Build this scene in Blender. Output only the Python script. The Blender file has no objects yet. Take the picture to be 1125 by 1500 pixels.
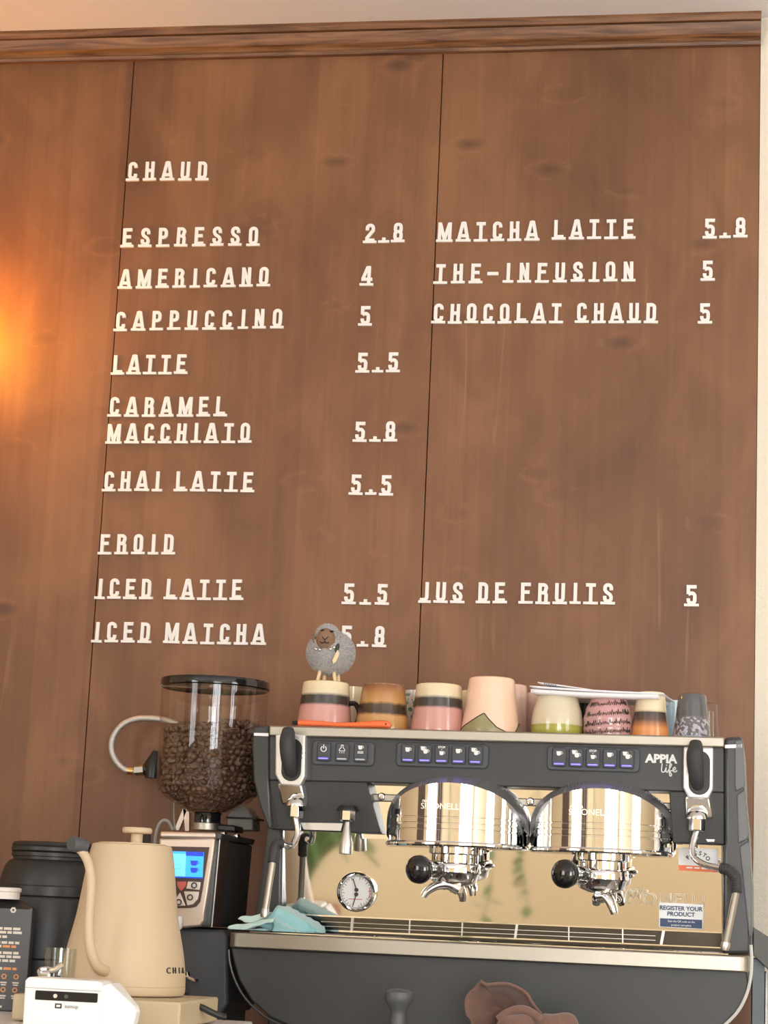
import bpy, bmesh, math, random
import numpy as np
from mathutils import Vector, Matrix

random.seed(7)
PI = math.pi
sc = bpy.context.scene
col = sc.collection

# ------------------------------------------------------------------ camera
F_PX = 3000.0
YAW, PITCH, ROLL = math.radians(-9.53), math.radians(11.01), math.radians(2.55)
CAM = np.array([0.0, -3.65, 1.2])
_f = np.array([math.sin(YAW) * math.cos(PITCH), math.cos(YAW) * math.cos(PITCH), math.sin(PITCH)])
_r = np.array([math.cos(YAW), -math.sin(YAW), 0.0])
_u = np.cross(_r, _f)
RR = _r * math.cos(ROLL) + _u * math.sin(ROLL)
UU = -_r * math.sin(ROLL) + _u * math.cos(ROLL)
cam_data = bpy.data.cameras.new('camera')
cam_data.sensor_fit = 'VERTICAL'
cam_data.sensor_height = 36.0
cam_data.sensor_width = 27.0
cam_data.lens = F_PX / 1500.0 * 36.0
cam_data.clip_start = 0.05
cam_data.clip_end = 100
cam = bpy.data.objects.new('camera', cam_data)
col.objects.link(cam)
cam.matrix_world = Matrix(((RR[0], UU[0], -_f[0], CAM[0]), (RR[1], UU[1], -_f[1], CAM[1]),
                           (RR[2], UU[2], -_f[2], CAM[2]), (0, 0, 0, 1)))
sc.camera = cam

# ------------------------------------------------------------------ world, daylight, exposure
world = bpy.data.worlds.new('world')
sc.world = world
world.use_nodes = True
bg = world.node_tree.nodes['Background']
bg.inputs[0].default_value = (0.80, 0.89, 1.0, 1)
bg.inputs[1].default_value = 1.0


def area(name, loc, rot, sx, sy, power, colr):
    ld = bpy.data.lights.new(name, 'AREA')
    ld.shape = 'RECTANGLE'
    ld.size, ld.size_y = sx, sy
    ld.energy = power
    ld.color = colr
    o = bpy.data.objects.new(name, ld)
    o.location = loc
    o.rotation_euler = rot
    col.objects.link(o)
    return o


DAY = (0.96, 0.98, 1.0)
# daylight standing in the openings of the shop windows, plus an added one at left
area('daylight_side_window', (2.72, -2.8, 1.72), (0, PI / 2, 0), 1.75, 1.2, 60, DAY)
area('daylight_shopfront', (1.3, -6.72, 1.45), (PI / 2, 0, 0), 2.1, 2.3, 330, DAY)
area('added_left_fill', (-3.32, -4.7, 1.72), (0, -PI / 2, 0), 1.75, 2.2, 110, DAY)  # made-up source, fills light on the plaster and the right of the wall
sc.view_settings.view_transform = 'Standard'
sc.view_settings.look = 'None'
sc.view_settings.gamma = 1.0
sc.view_settings.use_curve_mapping = False
sc.view_settings.exposure = -0.08


# ------------------------------------------------------------------ measuring helpers
def at(px, py, y):
    """a point of the place on the vertical plane at depth y, read off the photograph"""
    d = RR * (px - 562.5) / F_PX - UU * (py - 750) / F_PX + _f
    return CAM + d * (y - CAM[1]) / d[1]


MY = math.radians(-1.5)
MO = np.array([-0.43, -0.5, 0.0])
EX = np.array([math.cos(MY), math.sin(MY), 0])
EY = np.array([-math.sin(MY), math.cos(MY), 0])


def am(px, py, ly):
    """the same in the espresso machine's own frame (x along its front, y to the back)"""
    d = RR * (px - 562.5) / F_PX - UU * (py - 750) / F_PX + _f
    t = (ly - (CAM - MO) @ EY) / (d @ EY)
    p = CAM + d * t - MO
    return np.array([p @ EX, p @ EY, p[2]])


def mw(p):
    """machine frame -> world"""
    return MO + EX * p[0] + EY * p[1] + np.array([0, 0, p[2]])


# ------------------------------------------------------------------ materials
MAT = {}


def mat(name, colr, rough=0.5, metal=0.0, emit=None, estr=0.0, coat=0.0, bump=None, spec=None, sheen=0.0, aniso=None):
    m = bpy.data.materials.new(name)
    m.use_nodes = True
    nt = m.node_tree
    b = nt.nodes['Principled BSDF']
    b.inputs['Base Color'].default_value = (*colr, 1)
    b.inputs['Roughness'].default_value = rough
    b.inputs['Metallic'].default_value = metal
    if emit:
        b.inputs['Emission Color'].default_value = (*emit, 1)
        b.inputs['Emission Strength'].default_value = estr
    if coat:
        b.inputs['Coat Weight'].default_value = coat
        b.inputs['Coat Roughness'].default_value = 0.05
    if spec is not None:
        b.inputs['Specular IOR Level'].default_value = spec
    if sheen:
        b.inputs['Sheen Weight'].default_value = sheen
    # a little life in every surface: fine noise in roughness, optional bump
    tc = nt.nodes.new('ShaderNodeTexCoord')
    nz = nt.nodes.new('ShaderNodeTexNoise')
    nz.inputs['Scale'].default_value = 35 if not bump else bump[0]
    nz.inputs['Detail'].default_value = 4
    nt.links.new(tc.outputs['Object'], nz.inputs['Vector'])
    if bump:
        bp = nt.nodes.new('ShaderNodeBump')
        bp.inputs['Strength'].default_value = bump[1]
        bp.inputs['Distance'].default_value = bump[2] if len(bump) > 2 else 0.002
        nt.links.new(nz.outputs['Fac'], bp.inputs['Height'])
        nt.links.new(bp.outputs['Normal'], b.inputs['Normal'])
    mr = nt.nodes.new('ShaderNodeMapRange')
    mr.inputs['To Min'].default_value = max(0.0, rough * 0.9)
    mr.inputs['To Max'].default_value = min(1.0, rough * 1.12)
    nt.links.new(nz.outputs['Fac'], mr.inputs['Value'])
    nt.links.new(mr.outputs['Result'], b.inputs['Roughness'])
    MAT[name] = m
    return m


def wood_panel_mat():
    m = bpy.data.materials.new('stained_pine')
    m.use_nodes = True
    nt = m.node_tree
    L = nt.links.new
    N = nt.nodes.new
    b = nt.nodes['Principled BSDF']
    tc = N('ShaderNodeTexCoord')
    sep = N('ShaderNodeSeparateXYZ')
    L(tc.outputs['Object'], sep.inputs[0])

    def math_(op, a, c):
        n = N('ShaderNodeMath')
        n.operation = op
        for i, v in enumerate((a, c)):
            if v is None:
                continue
            if isinstance(v, (int, float)):
                n.inputs[i].default_value = v
            else:
                L(v, n.inputs[i])
        return n.outputs[0]

    def mapped(sx, sy, sz):
        mp = N('ShaderNodeMapping')
        mp.inputs['Scale'].default_value = (sx, sy, sz)
        L(tc.outputs['Object'], mp.inputs['Vector'])
        return mp.outputs[0]

    def noise(vec, scale, detail=3, dist=0.0):
        n = N('ShaderNodeTexNoise')
        n.inputs['Scale'].default_value = scale
        n.inputs['Detail'].default_value = detail
        n.inputs['Distortion'].default_value = dist
        L(vec, n.inputs['Vector'])
        return n.outputs['Fac']
    # glued lamellas, each with its own tone
    lam = N('ShaderNodeTexWhiteNoise')
    lam.noise_dimensions = '1D'
    L(math_('FLOOR', math_('MULTIPLY', sep.outputs['X'], 10.3), None), lam.inputs['W'])
    blotch = noise(mapped(1.0, 1.0, 0.45), 3.2, 3, 0.4)
    grain = noise(mapped(55, 1, 1.6), 1.0, 5, 0.6)
    fine = noise(mapped(220, 1, 6), 1.0, 3)
    mott = noise(mapped(9, 1, 5.0), 1.0, 4, 0.8)
    v = math_('ADD', math_('MULTIPLY', blotch, 0.42), math_('MULTIPLY', grain, 0.13))
    v = math_('ADD', v, math_('MULTIPLY', mott, 0.33))
    v = math_('ADD', v, math_('MULTIPLY', lam.outputs['Value'], 0.09))
    v = math_('ADD', v, math_('MULTIPLY', fine, 0.06))
    ramp = N('ShaderNodeValToRGB')
    cr = ramp.color_ramp
    cr.elements[0].position = 0.32
    cr.elements[0].color = (0.120, 0.048, 0.019, 1)
    cr.elements[1].position = 0.68
    cr.elements[1].color = (0.295, 0.134, 0.057, 1)
    e = cr.elements.new(0.5)
    e.color = (0.196, 0.083, 0.034, 1)
    L(v, ramp.inputs[0])
    # knots: squat dark ellipses, one in a while
    vor = N('ShaderNodeTexVoronoi')
    vor.inputs['Scale'].default_value = 1.0
    vor.inputs['Randomness'].default_value = 1.0
    L(mapped(7.0, 0.01, 15.0), vor.inputs['Vector'])
    kn = N('ShaderNodeMapRange')
    kn.interpolation_type = 'SMOOTHSTEP'
    kn.inputs['From Min'].default_value = 0.04
    kn.inputs['From Max'].default_value = 0.26
    kn.inputs['To Min'].default_value = 1.0
    kn.inputs['To Max'].default_value = 0.0
    wob = noise(mapped(22, 1, 30), 1.0, 3)
    L(math_('ADD', vor.outputs['Distance'], math_('MULTIPLY', math_('SUBTRACT', wob, 0.5), 0.22)), kn.inputs['Value'])
    sel = N('ShaderNodeSeparateColor')
    L(vor.outputs['Color'], sel.inputs[0])
    pick = math_('GREATER_THAN', sel.outputs[0], 0.62)
    kfac = math_('MULTIPLY', math_('MULTIPLY', kn.outputs[0], pick), math_('ADD', math_('MULTIPLY', sel.outputs[1], 0.5), 0.15))
    mix = N('ShaderNodeMix')
    mix.data_type = 'RGBA'
    L(kfac, mix.inputs['Factor'])
    L(ramp.outputs[0], mix.inputs[6])
    mix.inputs[7].default_value = (0.062, 0.028, 0.016, 1)
    # pale sapwood crescent under some knots
    kr_ = N('ShaderNodeMapRange')
    kr_.interpolation_type = 'SMOOTHSTEP'
    kr_.inputs['From Min'].default_value = 0.07
    kr_.inputs['From Max'].default_value = 0.02
    L(math_('ABSOLUTE', math_('SUBTRACT', math_('ADD', vor.outputs['Distance'], math_('MULTIPLY', math_('SUBTRACT', wob, 0.5), 0.3)), 0.30), None), kr_.inputs['Value'])
    crs = math_('MULTIPLY', math_('MULTIPLY', kr_.outputs[0], pick), math_('GREATER_THAN', wob, 0.52))
    mixk = N('ShaderNodeMix')
    mixk.data_type = 'RGBA'
    L(math_('MULTIPLY', crs, 0.13), mixk.inputs['Factor'])
    L(mix.outputs[2], mixk.inputs[6])
    mixk.inputs[7].default_value = (0.36, 0.17, 0.075, 1)
    mix = mixk
    # pale resin streaks and scratches
    st = noise(mapped(30, 1, 2.2), 1.0, 2, 1.2)
    st2 = noise(mapped(2.5, 1, 2.0), 1.0, 1)
    sm = N('ShaderNodeMapRange')
    sm.inputs['From Min'].default_value = 0.66
    sm.inputs['From Max'].default_value = 0.74
    L(st, sm.inputs['Value'])
    sm2 = N('ShaderNodeMapRange')
    sm2.inputs['From Min'].default_value = 0.5
    sm2.inputs['From Max'].default_value = 0.65
    L(st2, sm2.inputs['Value'])
    mix2 = N('ShaderNodeMix')
    mix2.data_type = 'RGBA'
    L(math_('MULTIPLY', math_('MULTIPLY', sm.outputs[0], sm2.outputs[0]), 0.6), mix2.inputs['Factor'])
    L(mix.outputs[2], mix2.inputs[6])
    mix2.inputs[7].default_value = (0.36, 0.19, 0.09, 1)
    L(mix2.outputs[2], b.inputs['Base Color'])
    b.inputs['Roughness'].default_value = 0.5
    bp = N('ShaderNodeBump')
    bp.inputs['Strength'].default_value = 0.25
    bp.inputs['Distance'].default_value = 0.0015
    L(math_('SUBTRACT', grain, kfac), bp.inputs['Height'])
    L(bp.outputs['Normal'], b.inputs['Normal'])
    MAT['pine'] = m


def crown_mat():
    m = bpy.data.materials.new('varnished_moulding')
    m.use_nodes = True
    nt = m.node_tree
    b = nt.nodes['Principled BSDF']
    tc = nt.nodes.new('ShaderNodeTexCoord')
    mp = nt.nodes.new('ShaderNodeMapping')
    mp.inputs['Scale'].default_value = (4, 60, 60)
    nz = nt.nodes.new('ShaderNodeTexNoise')
    nz.inputs['Scale'].default_value = 1.6
    nz.inputs['Detail'].default_value = 5
    nz.inputs['Distortion'].default_value = 0.8
    rp = nt.nodes.new('ShaderNodeValToRGB')
    rp.color_ramp.elements[0].position = 0.32
    rp.color_ramp.elements[0].color = (0.085, 0.032, 0.013, 1)
    rp.color_ramp.elements[1].position = 0.68
    rp.color_ramp.elements[1].color = (0.29, 0.135, 0.058, 1)
    nt.links.new(tc.outputs['Object'], mp.inputs[0])
    nt.links.new(mp.outputs[0], nz.inputs['Vector'])
    nt.links.new(nz.outputs['Fac'], rp.inputs[0])
    nt.links.new(rp.outputs[0], b.inputs['Base Color'])
    b.inputs['Roughness'].default_value = 0.4
    MAT['crown'] = m


def glass_mat(name, tint, rough=0.02, ior=1.45):
    m = bpy.data.materials.new(name)
    m.use_nodes = True
    nt = m.node_tree
    nt.nodes.remove(nt.nodes['Principled BSDF'])
    out = nt.nodes['Material Output']
    tr = nt.nodes.new('ShaderNodeBsdfTransparent')
    tr.inputs[0].default_value = (*tint, 1)
    gl = nt.nodes.new('ShaderNodeBsdfGlossy')
    gl.inputs['Roughness'].default_value = rough
    lw = nt.nodes.new('ShaderNodeLayerWeight')
    pw = nt.nodes.new('ShaderNodeMath')
    pw.operation = 'POWER'
    nt.links.new(lw.outputs['Facing'], pw.inputs[0])
    pw.inputs[1].default_value = 4.0
    fr = nt.nodes.new('ShaderNodeMath')
    fr.operation = 'MULTIPLY_ADD'
    nt.links.new(pw.outputs[0], fr.inputs[0])
    fr.inputs[1].default_value = 0.7
    fr.inputs[2].default_value = 0.05
    mx = nt.nodes.new('ShaderNodeMixShader')
    nt.links.new(fr.outputs[0], mx.inputs[0])
    nt.links.new(tr.outputs[0], mx.inputs[1])
    nt.links.new(gl.outputs[0], mx.inputs[2])
    nt.links.new(mx.outputs[0], out.inputs[0])
    MAT[name] = m
    return m


def band_mat(name, stops, height, rough=0.22, wob=0.007, speck=None):
    """glazed stoneware: horizontal glaze bands by the cup's own height (stops: 0 = resting rim, 1 = upturned foot)"""
    m = bpy.data.materials.new(name)
    m.use_nodes = True
    nt = m.node_tree
    b = nt.nodes['Principled BSDF']
    tc = nt.nodes.new('ShaderNodeTexCoord')
    sp = nt.nodes.new('ShaderNodeSeparateXYZ')
    nt.links.new(tc.outputs['Object'], sp.inputs[0])
    dv = nt.nodes.new('ShaderNodeMath')
    dv.operation = 'DIVIDE'
    nt.links.new(sp.outputs['Z'], dv.inputs[0])
    dv.inputs[1].default_value = height
    nz = nt.nodes.new('ShaderNodeTexNoise')
    nz.inputs['Scale'].default_value = 90
    nz.inputs['Detail'].default_value = 3
    nt.links.new(tc.outputs['Object'], nz.inputs['Vector'])
    sb = nt.nodes.new('ShaderNodeMath')
    sb.operation = 'SUBTRACT'
    nt.links.new(nz.outputs['Fac'], sb.inputs[0])
    sb.inputs[1].default_value = 0.5
    ma = nt.nodes.new('ShaderNodeMath')
    ma.operation = 'MULTIPLY_ADD'
    nt.links.new(sb.outputs[0], ma.inputs[0])
    ma.inputs[1].default_value = wob * 3
    nt.links.new(dv.outputs[0], ma.inputs[2])
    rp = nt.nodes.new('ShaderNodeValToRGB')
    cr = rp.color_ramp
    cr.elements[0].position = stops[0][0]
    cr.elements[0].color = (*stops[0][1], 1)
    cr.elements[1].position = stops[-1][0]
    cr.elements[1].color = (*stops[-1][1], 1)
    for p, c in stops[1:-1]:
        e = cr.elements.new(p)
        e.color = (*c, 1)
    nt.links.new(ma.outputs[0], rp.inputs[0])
    last = rp.outputs[0]
    if speck:
        n2 = nt.nodes.new('ShaderNodeTexNoise')
        n2.inputs['Scale'].default_value = speck[0]
        n2.inputs['Detail'].default_value = 2
        nt.links.new(tc.outputs['Object'], n2.inputs['Vector'])
        m2 = nt.nodes.new('ShaderNodeMapRange')
        m2.inputs['From Min'].default_value = speck[1]
        m2.inputs['From Max'].default_value = speck[1] + 0.03
        nt.links.new(n2.outputs['Fac'], m2.inputs['Value'])
        win = nt.nodes.new('ShaderNodeMapRange')
        win.inputs['From Min'].default_value = speck[3]
        win.inputs['From Max'].default_value = speck[3] - 0.04
        nt.links.new(dv.outputs[0], win.inputs['Value'])
        mm = nt.nodes.new('ShaderNodeMath')
        mm.operation = 'MULTIPLY'
        nt.links.new(m2.outputs[0], mm.inputs[0])
        nt.links.new(win.outputs[0], mm.inputs[1])
        mx = nt.nodes.new('ShaderNodeMix')
        mx.data_type = 'RGBA'
        nt.links.new(mm.outputs[0], mx.inputs['Factor'])
        nt.links.new(last, mx.inputs[6])
        mx.inputs[7].default_value = (*speck[2], 1)
        last = mx.outputs[2]
    nt.links.new(last, b.inputs['Base Color'])
    b.inputs['Roughness'].default_value = rough
    b.inputs['Coat Weight'].default_value = 0.5
    b.inputs['Coat Roughness'].default_value = 0.05
    MAT[name] = m
    return m


wood_panel_mat()
crown_mat()
mat('ceiling_paint', (0.86, 0.84, 0.87), 0.9, bump=(60, 0.15))
mat('plaster', (0.90, 0.86, 0.74), 0.9, bump=(160, 0.5, 0.003))
mat('beige_wall', (0.86, 0.69, 0.43), 0.85, bump=(50, 0.2))
mat('floor_tile', (0.32, 0.27, 0.22), 0.5)
mat('dark_gap', (0.02, 0.012, 0.008), 0.9)
mat('letter_white', (0.86, 0.84, 0.80), 0.45)
mat('chrome', (0.86, 0.86, 0.86), 0.045, 1.0)
mat('mirror_steel', (0.86, 0.84, 0.80), 0.035, 1.0)
mat('brushed_steel', (0.45, 0.415, 0.35), 0.44, 1.0)
mat('satin_steel', (0.62, 0.60, 0.56), 0.35, 1.0)
mat('dark_steel', (0.10, 0.095, 0.09), 0.16, 1.0)
mat('vent_steel', (0.72, 0.73, 0.74), 0.34, 1.0)
mat('bezel_silver', (0.78, 0.77, 0.75), 0.28, 0.7)
mat('side_reflect_grey', (0.12, 0.125, 0.122), 0.3)
mat('charcoal', (0.040, 0.041, 0.040), 0.42, bump=(400, 0.08, 0.0005))
mat('charcoal_side', (0.045, 0.047, 0.048), 0.26)
mat('pad_grey', (0.062, 0.066, 0.075), 0.5)
mat('button_grey', (0.048, 0.052, 0.058), 0.45)
mat('black_plastic', (0.014, 0.014, 0.014), 0.35)
mat('black_gloss', (0.010, 0.010, 0.011), 0.10, coat=0.5)
mat('rubber', (0.035, 0.035, 0.037), 0.6)
mat('icon_white', (0.80, 0.80, 0.78), 0.6)
mat('led_violet', (0.1, 0.08, 0.5), 0.4, emit=(0.16, 0.12, 1.0), estr=3.0)
mat('led_off', (0.55, 0.55, 0.52), 0.4)
mat('dial_white', (0.72, 0.72, 0.70), 0.5)
mat('red_print', (0.5, 0.08, 0.06), 0.6)
mat('sticker_white', (0.85, 0.85, 0.84), 0.45)
mat('sticker_navy', (0.035, 0.06, 0.14), 0.5)
mat('sticker_orange', (0.85, 0.20, 0.08), 0.5)
mat('etched', (0.95, 0.90, 0.78), 0.42, 1.0)
mat('kettle_beige', (0.60, 0.46, 0.30), 0.55, bump=(500, 0.12, 0.0004))
mat('kettle_base_beige', (0.56, 0.45, 0.28), 0.55)
mat('tip_grey', (0.075, 0.078, 0.08), 0.6)
mat('print_dark', (0.04, 0.035, 0.03), 0.6)
mat('drum_black', (0.022, 0.021, 0.020), 0.42)
mat('carton_black', (0.035, 0.033, 0.031), 0.38)
mat('carton_white', (0.80, 0.77, 0.70), 0.5)
mat('print_cream', (0.72, 0.66, 0.55), 0.6)
mat('print_orange', (0.72, 0.30, 0.10), 0.6)
mat('reader_white', (0.86, 0.85, 0.82), 0.35)
mat('reader_screen', (0.02, 0.018, 0.018), 0.15)
mat('grinder_front', (0.72, 0.60, 0.50), 0.38, 0.75)
mat('grinder_body', (0.085, 0.088, 0.090), 0.45)
mat('bezel_brown', (0.075, 0.038, 0.028), 0.4)
mat('key_metal', (0.75, 0.66, 0.56), 0.4, 0.5)
mat('screen_cyan', (0.02, 0.25, 0.5), 0.3, emit=(0.06, 0.47, 0.95), estr=1.0)
mat('screen_pale', (0.1, 0.4, 0.6), 0.3, emit=(0.20, 0.66, 0.98), estr=1.0)
mat('screen_navy', (0.01, 0.03, 0.3), 0.3, emit=(0.02, 0.06, 0.62), estr=1.0)
mat('badge_red', (0.55, 0.12, 0.09), 0.4)
mat('bean', (0.13, 0.072, 0.045), 0.4)
glass_mat('hopper_glass', (0.93, 0.91, 0.88))
glass_mat('clear_glass', (0.93, 0.95, 0.94))
mat('hose_braid', (0.62, 0.60, 0.56), 0.4, 0.7, bump=(900, 0.8, 0.001))
mat('turquoise', (0.33, 0.60, 0.62), 0.9, sheen=0.4, bump=(600, 0.5, 0.0015))
mat('turquoise_pale', (0.55, 0.72, 0.66), 0.9, sheen=0.4, bump=(600, 0.5, 0.0015))
mat('chamois', (0.17, 0.092, 0.066), 0.9, sheen=0.3, bump=(500, 0.5, 0.0015))
mat('orange_rubber', (0.85, 0.17, 0.05), 0.45)
mat('wool', (0.52, 0.50, 0.49), 1.0, sheen=0.5)
mat('felt_brown', (0.25, 0.15, 0.09), 0.95, bump=(700, 0.5, 0.001))
mat('thread_black', (0.012, 0.010, 0.010), 0.7)
mat('beech', (0.80, 0.60, 0.36), 0.6)
mat('bell_silver', (0.8, 0.8, 0.76), 0.15, 1.0)
mat('ribbon_green', (0.03, 0.05, 0.035), 0.6)
mat('paper', (0.84, 0.81, 0.82), 0.8)
mat('paper_ink', (0.25, 0.24, 0.28), 0.8)
mat('marble_white', (0.80, 0.78, 0.75), 0.3)
mat('counter_grey', (0.10, 0.10, 0.10), 0.4)
mat('sill_grey', (0.13, 0.13, 0.12), 0.55, bump=(40, 0.3))
mat('blue_grey', (0.14, 0.17, 0.185), 0.5)
mat('frame_white', (0.80, 0.80, 0.80), 0.5)
mat('leaf_green', (0.10, 0.19, 0.05), 0.6)
mat('terracotta', (0.35, 0.13, 0.07), 0.8)
mat('lamp_glass', (1.0, 0.75, 0.45), 0.3, emit=(1.0, 0.40, 0.035), estr=95.0)
mat('brass', (0.75, 0.55, 0.25), 0.3, 1.0)
mat('dark_wood', (0.10, 0.055, 0.03), 0.6)
mat('cord_black', (0.015, 0.015, 0.015), 0.5)
mat('grey_cover', (0.36, 0.34, 0.31), 0.6)


# ------------------------------------------------------------------ mesh helpers
class MB:
    def __init__(s):
        s.v, s.f = [], []

    def add(s, verts, faces):
        o = len(s.v)
        s.v += [tuple(map(float, p)) for p in verts]
        s.f += [tuple(i + o for i in f) for f in faces]
        return s

    def box(s, lo, hi):
        x0, y0, z0 = lo
        x1, y1, z1 = hi
        return s.add([(x0, y0, z0), (x1, y0, z0), (x1, y1, z0), (x0, y1, z0), (x0, y0, z1), (x1, y0, z1), (x1, y1, z1), (x0, y1, z1)],
                     [(0, 3, 2, 1), (4, 5, 6, 7), (0, 1, 5, 4), (1, 2, 6, 5), (2, 3, 7, 6), (3, 0, 4, 7)])

    def prism(s, poly, y0, y1, taper=1.0):
        """outline in x,z (any order) pushed from y0 (front) to y1 (back)"""
        n = len(poly)
        a = sum(poly[i][0] * poly[(i + 1) % n][1] - poly[(i + 1) % n][0] * poly[i][1] for i in range(n))
        if a < 0:
            poly = poly[::-1]
        v = [(x, y0, z) for x, z in poly] + [(x, y1, z) for x, z in poly]
        f = [tuple(range(n)), tuple(range(2 * n - 1, n - 1, -1))]
        for i in range(n):
            j = (i + 1) % n
            f.append((i, i + n, j + n, j))
        return s.add(v, f)

    def slab(s, poly, z0, z1):
        """outline in x,y raised from z0 to z1"""
        n = len(poly)
        a = sum(poly[i][0] * poly[(i + 1) % n][1] - poly[(i + 1) % n][0] * poly[i][1] for i in range(n))
        if a < 0:
            poly = poly[::-1]
        v = [(x, y, z0) for x, y in poly] + [(x, y, z1) for x, y in poly]
        f = [tuple(range(n - 1, -1, -1)), tuple(range(n, 2 * n))]
        for i in range(n):
            j = (i + 1) % n
            f.append((i, j, j + n, i + n))
        return s.add(v, f)

    def lathe(s, prof, c=(0, 0, 0), n=40, M=None, sx=1.0, sy=1.0):
        """profile (r, h) turned round the local z axis; r = 0 closes it"""
        v, f, rings = [], [], []
        for r, h in prof:
            if r < 1e-7:
                rings.append([len(v)])
                v.append(Vector((0, 0, h)))
            else:
                rings.append(list(range(len(v), len(v) + n)))
                for k in range(n):
                    a = 2 * PI * k / n
                    v.append(Vector((r * sx * math.cos(a), r * sy * math.sin(a), h)))
        for a, b in zip(rings, rings[1:]):
            for k in range(n):
                j = (k + 1) % n
                if len(a) == 1 and len(b) == 1:
                    continue
                if len(a) == 1:
                    f.append((a[0], b[j], b[k]))
                elif len(b) == 1:
                    f.append((a[k], a[j], b[0]))
                else:
                    f.append((a[k], a[j], b[j], b[k]))
        if M is not None:
            v = [M @ p for p in v]
        v = [p + Vector(c) for p in v]
        return s.add(v, f)

    def tube(s, pts, rad, n=12, flat=1.0, caps=True):
        pts = [Vector(map(float, p)) for p in pts]
        if isinstance(rad, (int, float)):
            rad = [rad] * len(pts)
        t = [(pts[min(i + 1, len(pts) - 1)] - pts[max(i - 1, 0)]).normalized() for i in range(len(pts))]
        ref = Vector((0, 0, 1)) if abs(t[0].z) < 0.9 else Vector((1, 0, 0))
        nrm = (ref - t[0] * ref.dot(t[0])).normalized()
        v, f = [], []
        for i, p in enumerate(pts):
            nrm = (nrm - t[i] * nrm.dot(t[i])).normalized()
            bn = t[i].cross(nrm)
            for k in range(n):
                a = 2 * PI * k / n
                v.append(p + nrm * (rad[i] * math.cos(a)) + bn * (rad[i] * flat * math.sin(a)))
        for i in range(len(pts) - 1):
            for k in range(n):
                j = (k + 1) % n
                f.append((i * n + k, i * n + j, (i + 1) * n + j, (i + 1) * n + k))
        if caps:
            f.append(tuple(range(n - 1, -1, -1)))
            m = (len(pts) - 1) * n
            f.append(tuple(range(m, m + n)))
        return s.add(v, f)

    def ball(s, c, r, nu=24, nv=14, M=None):
        rx, ry, rz = (r, r, r) if isinstance(r, (int, float)) else r
        v, f = [], []
        for i in range(nv + 1):
            th = PI * i / nv
            for k in range(nu):
                a = 2 * PI * k / nu
                p = Vector((rx * math.sin(th) * math.cos(a), ry * math.sin(th) * math.sin(a), rz * math.cos(th)))
                if M is not None:
                    p = M @ p
                v.append(p + Vector(map(float, c)))
        for i in range(nv):
            for k in range(nu):
                j = (k + 1) % nu
                f.append((i * nu + k, (i + 1) * nu + k, (i + 1) * nu + j, i * nu + j))
        return s.add(v, f)

    def grid(s, fn, nu, nv):
        v = [fn(i / nu, j / nv) for j in range(nv + 1) for i in range(nu + 1)]
        f = [(j * (nu + 1) + i, j * (nu + 1) + i + 1, (j + 1) * (nu + 1) + i + 1, (j + 1) * (nu + 1) + i) for j in range(nv) for i in range(nu)]
        return s.add(v, f)

    def build(s, name, m, parent=None, bevel=0.0, smooth=35, solid=0.0, subsurf=0, loc=None, seg=2):
        me = bpy.data.meshes.new(name)
        me.from_pydata(s.v, [], s.f)
        me.validate()
        bm = bmesh.new()
        bm.from_mesh(me)
        bmesh.ops.remove_doubles(bm, verts=bm.verts, dist=1e-6)
        bmesh.ops.recalc_face_normals(bm, faces=bm.faces)
        bm.to_mesh(me)
        bm.free()
        me.materials.append(MAT[m] if isinstance(m, str) else m)
        if smooth:
            me.shade_smooth()
            me.set_sharp_from_angle(angle=math.radians(smooth))
        o = bpy.data.objects.new(name, me)
        col.objects.link(o)
        if parent is not None:
            o.parent = parent
        if loc is not None:
            o.location = loc
        if solid:
            md = o.modifiers.new('thickness', 'SOLIDIFY')
            md.thickness = solid
            md.offset = 0
        if bevel:
            md = o.modifiers.new('bevel', 'BEVEL')
            md.width = bevel
            md.segments = seg
            md.limit_method = 'ANGLE'
            md.angle_limit = math.radians(40)
            md.harden_normals = False
        if subsurf:
            md = o.modifiers.new('smooth', 'SUBSURF')
            md.levels = md.render_levels = subsurf
        return o


def thing(name, label, cat, loc=(0, 0, 0), rz=0.0, group=None):
    o = bpy.data.objects.new(name, None)
    o.empty_display_size = 0.05
    o.location = tuple(map(float, loc))
    o.rotation_euler = (0, 0, rz)
    col.objects.link(o)
    return tag(o, label, cat, group)


def tag(o, label, cat, group=None, kind=None):
    o['label'] = label
    o['category'] = cat
    if group:
        o['group'] = group
    if kind:
        o['kind'] = kind
    return o


def struct(o):
    o['kind'] = 'structure'
    return o


def roundrect(cx, cz, w, h, r, n=6):
    p = []
    for sx, sz, a0 in ((1, 1, 0), (-1, 1, 90), (-1, -1, 180), (1, -1, 270)):
        for k in range(n + 1):
            a = math.radians(a0 + 90 * k / n)
            p.append((cx + sx * (w / 2 - r) + r * math.cos(a), cz + sz * (h / 2 - r) + r * math.sin(a)))
    return p


def quad_px(corners, ly, pull=0.0):
    """four photo corners of a front face -> x,z outline in the machine frame"""
    return [(am(px, py, ly)[0], am(px, py, ly)[2]) for px, py in corners]


def catmull(pts, n=8):
    P = [Vector(map(float, p)) for p in pts]
    P = [P[0] * 2 - P[1]] + P + [P[-1] * 2 - P[-2]]
    out = []
    for i in range(1, len(P) - 2):
        for k in range(n):
            t = k / n
            a, b, c, d = P[i - 1], P[i], P[i + 1], P[i + 2]
            out.append(0.5 * ((2 * b) + (c - a) * t + (2 * a - 5 * b + 4 * c - d) * t * t + (3 * b - a - 3 * c + d) * t ** 3))
    out.append(P[-2])
    return out


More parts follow.
